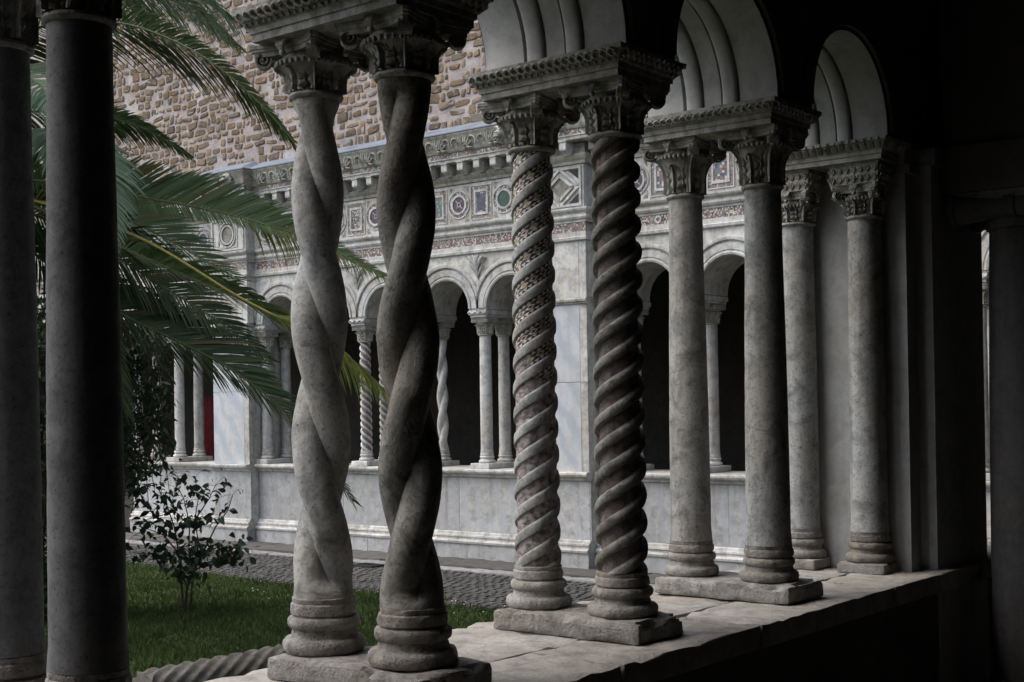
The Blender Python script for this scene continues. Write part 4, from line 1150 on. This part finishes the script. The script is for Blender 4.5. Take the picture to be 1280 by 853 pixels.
# gallery behind the far arcade
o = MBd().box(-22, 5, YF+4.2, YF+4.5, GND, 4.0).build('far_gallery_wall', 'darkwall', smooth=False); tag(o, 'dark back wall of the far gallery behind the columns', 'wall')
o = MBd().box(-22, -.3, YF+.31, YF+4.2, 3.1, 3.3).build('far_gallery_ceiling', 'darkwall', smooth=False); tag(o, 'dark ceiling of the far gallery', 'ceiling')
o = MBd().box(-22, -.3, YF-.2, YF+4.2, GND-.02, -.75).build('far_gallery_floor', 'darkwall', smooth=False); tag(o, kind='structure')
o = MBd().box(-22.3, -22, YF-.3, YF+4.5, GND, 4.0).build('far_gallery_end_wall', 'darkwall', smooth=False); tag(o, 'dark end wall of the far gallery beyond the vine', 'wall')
a = onplane(258, 505, 1, YF+1.2); b = onplane(270, 505, 1, YF+1.2)
m = MBd(); n = 12
for k in range(n+1):
    x = -.25+.5*k/n; yy = .03*math.sin(k*2.1)
    for z in (-1.6, -.5, 0): m.v.append((x, yy*(1 if z < 0 else .4), z))
for k in range(n):
    for q in range(2): m.f.append((k*3+q, (k+1)*3+q, (k+1)*3+q+1, k*3+q+1))
o = m.build('red_cloth', 'red', None, ((a.x+b.x)/2-.1, YF+1.2, a.z+.1)); md = o.modifiers.new('t', 'SOLIDIFY'); md.thickness = .01
tag(o, 'deep red cloth hanging in the far gallery between columns', 'cloth')

# ------------------------------------------------------------------ rubble upper wall
rw = empty('rubble_wall', (0, YF, 4.0)); tag(rw, 'tall rubble stone wall with wide pale mortar joints above the far cornice', 'wall')
YR = F+.20
MBd().box(-24, 6, YR-YF, YR-YF+.6, 0, 5.0).build('mortar_bed', 'mortar', rw, smooth=False)
rng = random.Random(12)
variants = []
for k in range(26):
    m = MBd(); pts = []
    cor = [(-.5+rng.uniform(-.03, .16), -.5+rng.uniform(-.03, .16)), (.5-rng.uniform(-.03, .16), -.5+rng.uniform(-.03, .16)), (.5-rng.uniform(-.03, .16), .5-rng.uniform(-.03, .18)), (-.5+rng.uniform(-.03, .16), .5-rng.uniform(-.03, .18))]
    for q in range(4):
        (xa, za), (xb, zb_) = cor[q], cor[(q+1) % 4]; (xp, zp) = cor[q-1]
        k1 = rng.uniform(.06, .2)
        if rng.random() < .75: pts += [(xa+(xp-xa)*k1, za+(zp-za)*k1), (xa+(xb-xa)*k1, za+(zb_-za)*k1)]
        else: pts.append((xa, za))
        if rng.random() < .45: t_ = rng.uniform(.4, .6); o_ = rng.uniform(.97, 1.1); pts.append(((xa+(xb-xa)*t_)*o_, (za+(zb_-za)*t_)*o_))
    n = len(pts)
    for x, z in pts: m.v.append((x*1.06, .02, z*1.06))
    for x, z in pts: m.v.append((x*1.0, -.35, z*1.0))
    for x, z in pts: m.v.append((x*.84, -1.0+rng.uniform(-.35, .3), z*.84))
    m.v.append((rng.uniform(-.1, .1), -1.1, rng.uniform(-.1, .1)))
    for L in (0, 1):
        for q in range(n): m.f.append((L*n+q, L*n+(q+1) % n, (L+1)*n+(q+1) % n, (L+1)*n+q))
    for q in range(n): m.f.append((2*n+q, 2*n+(q+1) % n, 3*n))
    variants.append(m.mesh('stone', 'rubble', True, 50))
stones = []
z = 4.23
while z < 7.6:
    h = rng.uniform(.095, .145); x = -17.5
    while x < -4.5:
        wd = rng.choice((rng.uniform(.06, .11), rng.uniform(.10, .18), rng.uniform(.12, .22), rng.uniform(.2, .3)))
        if rng.random() < .90:
            zz = z+h/2+.03*noise.noise(Vector((x*.7, z*2, 3)))+rng.uniform(-.018, .018)
            stones.append((x+wd/2, zz, wd-rng.uniform(.004, .028), (h-rng.uniform(.004, .026))*rng.choice((1, 1, 1, .8, .62)), rng.uniform(-.16, .16), rng.randrange(26), rng.uniform(.005, .016)))
        x += wd
    z += h
def proj(p):
    v = Vector(p)-CAM; d = v.dot(fw); return 640+PPX+FPX*v.dot(rt2)/d, 426.5+PPY-FPX*v.dot(up2)/d
vis = []; rest = []
for s in stones:
    px, py = proj((s[0], YR, s[1]))
    ok = -5 < py < 215 and (140 < px < 372 or 425 < px < 480 or 535 < px < 612)
    (vis if ok else rest).append(s)
vis.sort(key=lambda s: -s[2]*s[3]); rest += vis[300:]; vis = vis[:300]
for s in vis:
    o = link('stone', variants[s[5]], rw, (s[0], YR-YF-.001, s[1]-4.0)); o.scale = (s[2], s[6], s[3]); o.rotation_euler.y = s[4]
m = MBd()
for s in rest:
    me = variants[s[5]]; mt = Matrix.Translation((s[0], YR-YF-.001, s[1]-4.0)) @ Matrix.Rotation(s[4], 4, 'Y') @ Matrix.Diagonal((s[2], s[6], s[3], 1))
    m.add([mt @ v.co for v in me.vertices], [tuple(p.vertices) for p in me.polygons])
o = m.build('stone_field', 'rubble', rw, angle=50); o['kind'] = 'stuff'

# ------------------------------------------------------------------ fallen fluted shaft on the lawn
a = onplane(345, 800, 2, -.86); b = onplane(178, 831, 2, -.86)
L = (a-b).length+.05; r = .15
m = MBd(); n = 72; nz = 50; NF = 11
for i in range(nz+1):
    z = L*i/nz
    for k in range(n):
        th = 2*PI*k/n; ph = NF*th/(2*PI) + z*7.6; u = ph-math.floor(ph)
        rr = r-.024*abs(math.sin(PI*u))**.8
        if z < .09: rr -= .05*max(0, noise.noise(Vector((math.cos(th)*2, math.sin(th)*2, 4)))+.1)*(1-z/.09)
        zz = z + (.03*noise.noise(Vector((math.cos(th)*2.2, math.sin(th)*2.2, 1))) if i == 0 else 0)
        m.v.append((rr*math.cos(th), rr*math.sin(th), zz))
for i in range(nz):
    for k in range(n): m.f.append((i*n+k, i*n+(k+1) % n, (i+1)*n+(k+1) % n, (i+1)*n+k))
m.f.append(tuple(reversed(range(n)))); m.f.append(tuple(nz*n+k for k in range(n)))
o = m.build('fallen_shaft', 'fallen', None, angle=60); d = (a-b).normalized()
o.rotation_euler = d.to_track_quat('Z', 'Y').to_euler(); o.location = (b.x, b.y, GND+r-.01)
tag(o, 'broken spiral fluted column shaft lying on the lawn below the parapet', 'column fragment')

# ------------------------------------------------------------------ shrub
rng = random.Random(5)
c = onplane(236, 762, 2, GND); sh = empty('rose_shrub', (c.x, c.y, GND)); tag(sh, 'small leafy shrub with thin bare stems standing on the lawn', 'shrub')
side = Vector((rt.x, rt.y, 0)); dep = Vector((fw.x, fw.y, 0)); dist = (c-CAM).dot(fw); k_ = dist/FPX
def sp(px, py, dd=0.0): return side*((px-236)*k_) + Vector((0, 0, (762-py)*k_)) + dep*dd
stems = [[(231, 762), (234, 735), (242, 715), (255, 690), (270, 660), (285, 640), (292, 620)], [(229, 760), (226, 725), (222, 690), (216, 660), (205, 630), (190, 605)],
         [(234, 735), (228, 718), (222, 690)], [(238, 764), (241, 730), (246, 712), (270, 700), (288, 690), (300, 680)], [(242, 715), (236, 690), (236, 655), (228, 625), (215, 600), (208, 588)],
         [(244, 710), (250, 680), (246, 650), (252, 620), (248, 598)], [(222, 690), (205, 668), (185, 660), (170, 668)], [(216, 660), (195, 640), (180, 612), (176, 590)], [(255, 690), (275, 685), (295, 690), (303, 705)], [(246, 650), (262, 625), (270, 606)],
         [(236, 655), (220, 640), (200, 645), (180, 650)], [(226, 725), (215, 700), (196, 690), (178, 690)]]
m = MBd(); tips = []
for st in stems:
    d0 = 0 if st[0][1] > 700 else rng.uniform(-.1, .1); dd = rng.uniform(-.25, .25); pts = []
    for i, (x, y) in enumerate(st):
        q = sp(x, y, d0*.3+dd*i/len(st)); pts.append(q)
        if y < 715: tips.append((q, (y < 620)))
    r0 = .013 if st[0][1] > 750 else .008
    m.tube(pts, [max(.0025, r0*(1-.75*i/(len(pts)-1))) for i in range(len(pts))], 6)
    for i in range(1, len(pts)):
        for q in range(3):
            t = rng.random(); tips.append((pts[i-1].lerp(pts[i], t), False)) if st[i][1] < 715 else None
m.build('stems', 'twig', sh)
lm = MBd(); ow = [(0, .0), (.18, .6), (.42, 1.0), (.7, .72), (1, 0)]
for t, w_ in ow:
    for u in (-1, 0, 1): lm.v.append((u*w_*.3, t, (abs(u)*.10*w_) - .25*t*t))
for j in range(4):
    for i in range(2): lm.f.append((j*3+i, j*3+i+1, (j+1)*3+i+1, (j+1)*3+i))
LEAF = lm.mesh('leaf', 'rose')
tw = MBd(); cnt = 0
for k in range(298):
    q, top = tips[rng.randrange(len(tips))]
    p = q + Vector((rng.gauss(0, .055), rng.gauss(0, .09), rng.gauss(0, .045)))
    o = link('leaf', LEAF, sh, p); s = rng.uniform(.07, .12); o.scale = (s, s, s)
    o.rotation_euler = (rng.gauss(-.5, .6), rng.gauss(0, .9), rng.uniform(0, 2*PI))
    if (p-q).length > .03: tw.tube([q, (q+p)/2+Vector((0, 0, .01)), p], .0018, 4)
small = MBd()
for k in range(260):
    q, top = tips[rng.randrange(len(tips))]; p = q + Vector((rng.gauss(0, .07), rng.gauss(0, .10), rng.gauss(.02, .05))); sz = rng.uniform(.045, .085)
    mt = Matrix.Translation(p) @ Matrix.Rotation(rng.uniform(0, 2*PI), 4, 'Z') @ Matrix.Rotation(rng.gauss(-.5, .6), 4, 'X') @ Matrix.Rotation(rng.gauss(0, .9), 4, 'Y') @ Matrix.Scale(sz, 4)
    small.add([mt @ v.co for v in LEAF.vertices], [tuple(f.vertices) for f in LEAF.polygons])
small.build('small_leaves', 'rose', sh)['kind'] = 'stuff'
tw.build('leaf_stalks', 'twig', sh)['kind'] = 'stuff'

# ------------------------------------------------------------------ palm
rng = random.Random(17)
cr = at(-75, 235, 11.0)
palm = empty('palm_tree', (cr.x, cr.y, GND)); tag(palm, 'large feather palm with long arching fronds reaching across the courtyard', 'palm tree')
m = MBd(); H = cr.z-GND
m.tube([(0, 0, -.05), (.02, 0, H*.3), (.0, .02, H*.7), (0, 0, H)], [.34, .27, .26, .30], 20)
trunk = m.build('trunk', 'bark', palm)
sc_ = MBd()
for k in range(150):
    zz = H*.03+H*.96*k/150; a = k*2.4; r = .265
    c_, s_ = math.cos(a), math.sin(a)
    sc_.add([(r*c_-.09*s_, r*s_+.09*c_, zz), (r*c_+.09*s_, r*s_-.09*c_, zz), ((r+.07)*c_+.04*s_, (r+.07)*s_-.04*c_, zz+.08), ((r+.07)*c_-.04*s_, (r+.07)*s_+.04*c_, zz+.08), (r*c_, r*s_, zz+.14)], [(0,1,2,3), (3,2,4), (0,3,4), (1,4,2)])
sc_.build('leaf_bases', 'bark', trunk, smooth=False)
def crv(pts, n):
    """Catmull-Rom through pts"""
    pts = [Vector(p) for p in pts]; q = [pts[0]*2-pts[1]]+pts+[pts[-1]*2-pts[-2]]; out = []
    m_ = len(pts)-1
    for k in range(n+1):
        t = k/n*m_; i = min(int(t), m_-1); f = t-i; a, b, c, d = q[i:i+4]
        out.append(.5*((2*b)+(c-a)*f+(2*a-5*b+4*c-d)*f*f+(3*b-a-3*c+d)*f**3))
    return out
def frond(pix, lf_len, roll_, mat='palm', rmat='rachis', nl=127, up_=.35, droop=.35, first=.12, asym=(1, 1), spread=1.0):
    pts = [at(x, y, dp)-Vector((cr.x, cr.y, GND)) for x, y, dp in pix]
    c = crv(pts, 90); n = len(c)-1
    r = MBd(); r.tube(c[::3], [.013*(1-.85*k/30)+.002 for k in range(31)], 6)
    fr = r.build('frond', rmat, palm)
    lv = MBd()
    nl = int(nl*1.12)
    for k in range(nl):
        t = first+(1-first)*(k+rng.random()*.6)/nl; i = min(n-1, int(t*n)); p = c[i].lerp(c[i+1], t*n-i); tg = (c[min(n, i+2)]-c[max(0, i-2)]).normalized()
        sd_ = tg.cross(Vector((0, 0, 1))).normalized(); nm = sd_.cross(tg).normalized()
        for s in (-1, 1):
            rot = Matrix.Rotation(roll_, 3, tg); sv = rot @ sd_; nv = rot @ nm
            al = R(66-40*t+rng.gauss(0, 2.5))*spread; be = up_+rng.gauss(0, .06)
            L = 1.08*lf_len*(asym[0] if s < 0 else asym[1])*(.55+.75*math.sin(PI*min(1, t*.85+.12)))*rng.uniform(.85, 1.1)*(1-.62*max(0, t-.5)/.5)
            d = tg*math.cos(al)+(sv*s*math.cos(be)+nv*math.sin(be))*math.sin(al); d.normalize()
            wv = d.cross(nv*1.0+tg*.6)
            if wv.length < 1e-4: wv = d.orthogonal()
            wv.normalize(); wd = L*.018+.004
            dr = droop*rng.uniform(.45, .85)*L
            P0 = p; P1 = p+d*L*.4-Vector((0, 0, dr*.12)); P2 = p+d*L*.75-Vector((0, 0, dr*.5)); P3 = p+d*L*.98-Vector((0, 0, dr))
            b = len(lv.v)
            lv.v += [tuple(P0-wv*wd*.5), tuple(P0+wv*wd*.5), tuple(P1-wv*wd), tuple(P1+wv*wd), tuple(P2-wv*wd*.8), tuple(P2+wv*wd*.8), tuple(P3)]
            lv.f += [(b, b+1, b+3, b+2), (b+2, b+3, b+5, b+4), (b+4, b+5, b+6)]
    me = bpy.data.meshes.new('leaflets'); me.from_pydata(lv.v, [], lv.f); me.materials.append(MAT[mat]); 
    link('leaflets', me, fr)
frond([(-75, 235, 11), (-30, 90, 10.9), (45, 36, 10.7), (140, 28, 10.5), (210, 48, 10.4), (270, 82, 10.3), (325, 130, 10.3), (368, 178, 10.3)], .42, -.8, 'palm_dark', nl=150, asym=(1.1, .5))
frond([(-75, 235, 11), (-40, 20, 11.2), (60, -40, 11.2), (150, -38, 11.2), (230, -12, 11.1), (295, 28, 11.1)], .55, -.6, 'palm_blue', nl=110, droop=1.1)
frond([(-75, 235, 11), (0, 150, 11.2), (80, 140, 11.4), (140, 148, 11.5), (190, 166, 11.6), (240, 197, 11.7)], .26, -.7, nl=130, asym=(1.1, .7))
frond([(-75, 235, 11), (0, 175, 10.6), (60, 165, 10.2), (105, 195, 9.9), (128, 255, 9.7), (136, 320, 9.6)], .40, .2, 'palm_blue', nl=90, droop=.45, up_=.1)
frond([(-75, 235, 11), (20, 225, 10.9), (110, 233, 10.8), (180, 247, 10.7), (259, 262, 10.6), (326, 279, 10.5), (400, 305, 10.4), (477, 345, 10.3)], .30, 1.1, 'palm', nl=150, droop=.1, up_=.2, asym=(1.1, .5))
frond([(-75, 235, 11), (10, 245, 10.8), (100, 285, 10.6), (188, 325, 10.4), (250, 352, 10.3), (308, 378, 10.2), (364, 414, 10.2), (426, 448, 10.1), (488, 497, 10.1)], .36, -.45, nl=165, mat='palm', rmat='rachis', droop=.5)
frond([(-75, 235, 11), (20, 300, 11), (100, 360, 11), (166, 400, 11), (241, 436, 11), (300, 470, 11), (366, 525, 11), (442, 628, 11)], .46, .5, 'palm_dark', nl=150, droop=.15, up_=.25)
frond([(-75, 235, 11), (60, 255, 10.4), (180, 300, 9.9), (300, 372, 9.6), (400, 425, 9.5), (480, 488, 9.5)], .36, -.8, 'palm_yellow', 'rachis_y', nl=60, first=.68, droop=1.3)
frond([(-75, 235, 11), (80, 215, 11.2), (240, 240, 11.3), (360, 282, 11.4), (480, 345, 11.4)], .32, -.9, 'palm_yellow', nl=60, first=.62, droop=1.1)
frond([(-75, 235, 11), (0, 60, 10.6), (60, 20, 10.2), (110, 30, 9.8)], .5, .3, 'palm_yellow', nl=60)
frond([(-75, 235, 11), (-10, 110, 10.5), (30, 95, 10.0), (70, 130, 9.6), (95, 190, 9.4)], .36, .2, 'palm_blue', nl=80, droop=.5)
frond([(-75, 235, 11), (0, 230, 11.5), (90, 270, 11.9), (170, 330, 12.1), (225, 400, 12.2)], .5, -.2, nl=80, droop=.4)
frond([(-75, 235, 11), (0, 270, 11.2), (70, 340, 11.2), (130, 420, 11.3), (160, 520, 11.3)], .45, .2, nl=80, droop=.4)
frond([(-75, 235, 11), (40, 230, 11.3), (130, 262, 11.5), (210, 300, 11.6), (300, 350, 11.7)], .5, .7, nl=80, droop=.1)
frond([(-75, 235, 11), (20, 260, 11.1), (110, 300, 11.2), (190, 350, 11.3), (270, 400, 11.3), (340, 452, 11.4)], .42, .9, 'palm_dark', nl=110, droop=.2)
frond([(-75, 235, 11), (-10, 20, 11.4), (90, -20, 11.5), (180, -12, 11.6), (240, 15, 11.6), (300, 62, 11.7)], .36, -.5, 'palm', nl=110, droop=.5)
for k in range(9):      # the far side of the crown, out of the photograph
    a = PI*.75+k*.42; Lh = 2.4; dx, dy = math.cos(a), math.sin(a)
    b = cr
    pts = [b, b+Vector((dx*.8, dy*.8, .9+.2*(k % 3))), b+Vector((dx*1.7, dy*1.7, 1.0+.2*(k % 3))), b+Vector((dx*Lh, dy*Lh, .3))]
    pix = []
    for p in pts:
        v = p-CAM; dpt = v.dot(fw); x, y = proj(p); pix.append((x, y, dpt))
    frond(pix, .5, rng.uniform(-.3, .3), nl=55)

# ------------------------------------------------------------------ dark bush and hanging sprays behind the palm
def leafy(name, label, blobs, nleaf, size, mat, seed, cat='bush', trunkpts=None, lean=.5):
    rng = random.Random(seed); c0 = blobs[0][0]
    e = empty(name, (c0.x, c0.y, GND)); tag(e, label, cat); o0 = Vector((c0.x, c0.y, GND))
    lv = MBd(); tw = MBd()
    for (c, r, wgt) in blobs:
        for k in range(int(nleaf*wgt)):
            d = Vector((rng.gauss(0, 1), rng.gauss(0, 1), rng.gauss(0, 1))); d.normalize(); rr = rng.random()**.45
            p = c+Vector((d.x*r[0], d.y*r[1], d.z*r[2]))*rr
            if noise.noise(p*2.6+Vector((seed, 0, 0))) < -.12: continue
            if p.z < GND+.03: continue
            s = size*rng.uniform(.6, 1.3); dr = Vector((rng.gauss(0, 1), rng.gauss(0, 1), rng.gauss(-.5, .7))).normalized()
            wv = dr.cross(Vector((rng.gauss(0, 1), rng.gauss(0, 1), rng.gauss(0, 1)))).normalized()*s*.26
            nrm = dr.cross(wv).normalized()*s*.06
            b = len(lv.v); p = p-o0
            lv.v += [tuple(p), tuple(p+dr*s*.5+wv+nrm), tuple(p+dr*s), tuple(p+dr*s*.5-wv+nrm)]; lv.f += [(b, b+1, b+2), (b, b+2, b+3)]
        q = c-o0
        for k in range(10):
            d = Vector((rng.gauss(0, 1)*r[0], rng.gauss(0, 1)*r[1], rng.gauss(0, 1)*r[2]))*.5
            tw.tube([Vector((rng.gauss(0, .1), rng.gauss(0, .1), 0)), q*.5+d*.3, q+d], [.016, .01, .004], 5)
    me = bpy.data.meshes.new('foliage'); me.from_pydata(lv.v, [], lv.f); me.materials.append(MAT[mat]); link('foliage', me, e)
    tw.build('branches', 'twig', e); return e
B = lambda x, y, d: at(x, y, d)
leafy('evergreen_bush', 'tall dark evergreen bush behind the smooth grey columns', [(B(60, 640, 12.6), (.75, .6, 1.1), 1), (B(50, 480, 12.6), (.6, .55, .9), .8), (B(105, 560, 12.8), (.45, .5, 1.1), .8), (B(140, 430, 13), (.25, .4, .4), .25), (B(20, 780, 12.4), (.8, .6, .6), .6), (B(-40, 560, 12.6), (.6, .6, 1.2), .6)], 6500, .075, 'bush', 31)
# trailing vine with bamboo-like leaves hanging over the far columns
vn = empty('vine', tuple(B(165, 520, 13.2))); vn.location.z = GND; tag(vn, 'trailing vine with narrow leaves hanging in front of the far columns', 'vine')
rng = random.Random(77); st = MBd(); lf = MBd(); o0 = Vector(vn.location)
for k in range(46):
    x0 = rng.uniform(148, 200); y0 = rng.uniform(395, 470); x1 = x0+rng.gauss(8, 10); y1 = y0+rng.uniform(70, 190)
    if k < 8: x0, y0, x1, y1 = rng.uniform(148, 166), rng.uniform(520, 560), rng.uniform(155, 182), rng.uniform(590, 648)
    x1 = min(x1, 214); dp = rng.uniform(12.8, 13.6)
    pts = [B(x0, y0, dp)-o0, B((x0+x1)/2+rng.gauss(0, 4), (y0+y1)/2, dp)-o0, B(x1, y1, dp-.05)-o0]; c = crv(pts, 10); st.tube(c, .004, 4)
    for q in range(30):
        p = c[rng.randrange(2, 11)]+Vector((rng.gauss(0, .03), rng.gauss(0, .03), rng.gauss(0, .03))); s = rng.uniform(.06, .13)
        dr = Vector((rng.gauss(0, 1), rng.gauss(0, 1), rng.gauss(-1.0, .6))).normalized(); wv = dr.cross(Vector((rng.gauss(0, 1), rng.gauss(0, 1), rng.gauss(0, .4)))).normalized()*s*.17
        b = len(lf.v); lf.v += [tuple(p), tuple(p+dr*s*.45+wv), tuple(p+dr*s), tuple(p+dr*s*.45-wv)]; lf.f += [(b, b+1, b+2), (b, b+2, b+3)]
st.build('stems', 'twig', vn)
me = bpy.data.meshes.new('foliage'); me.from_pydata(lf.v, [], lf.f); me.materials.append(MAT['bush']); link('foliage', me, vn)
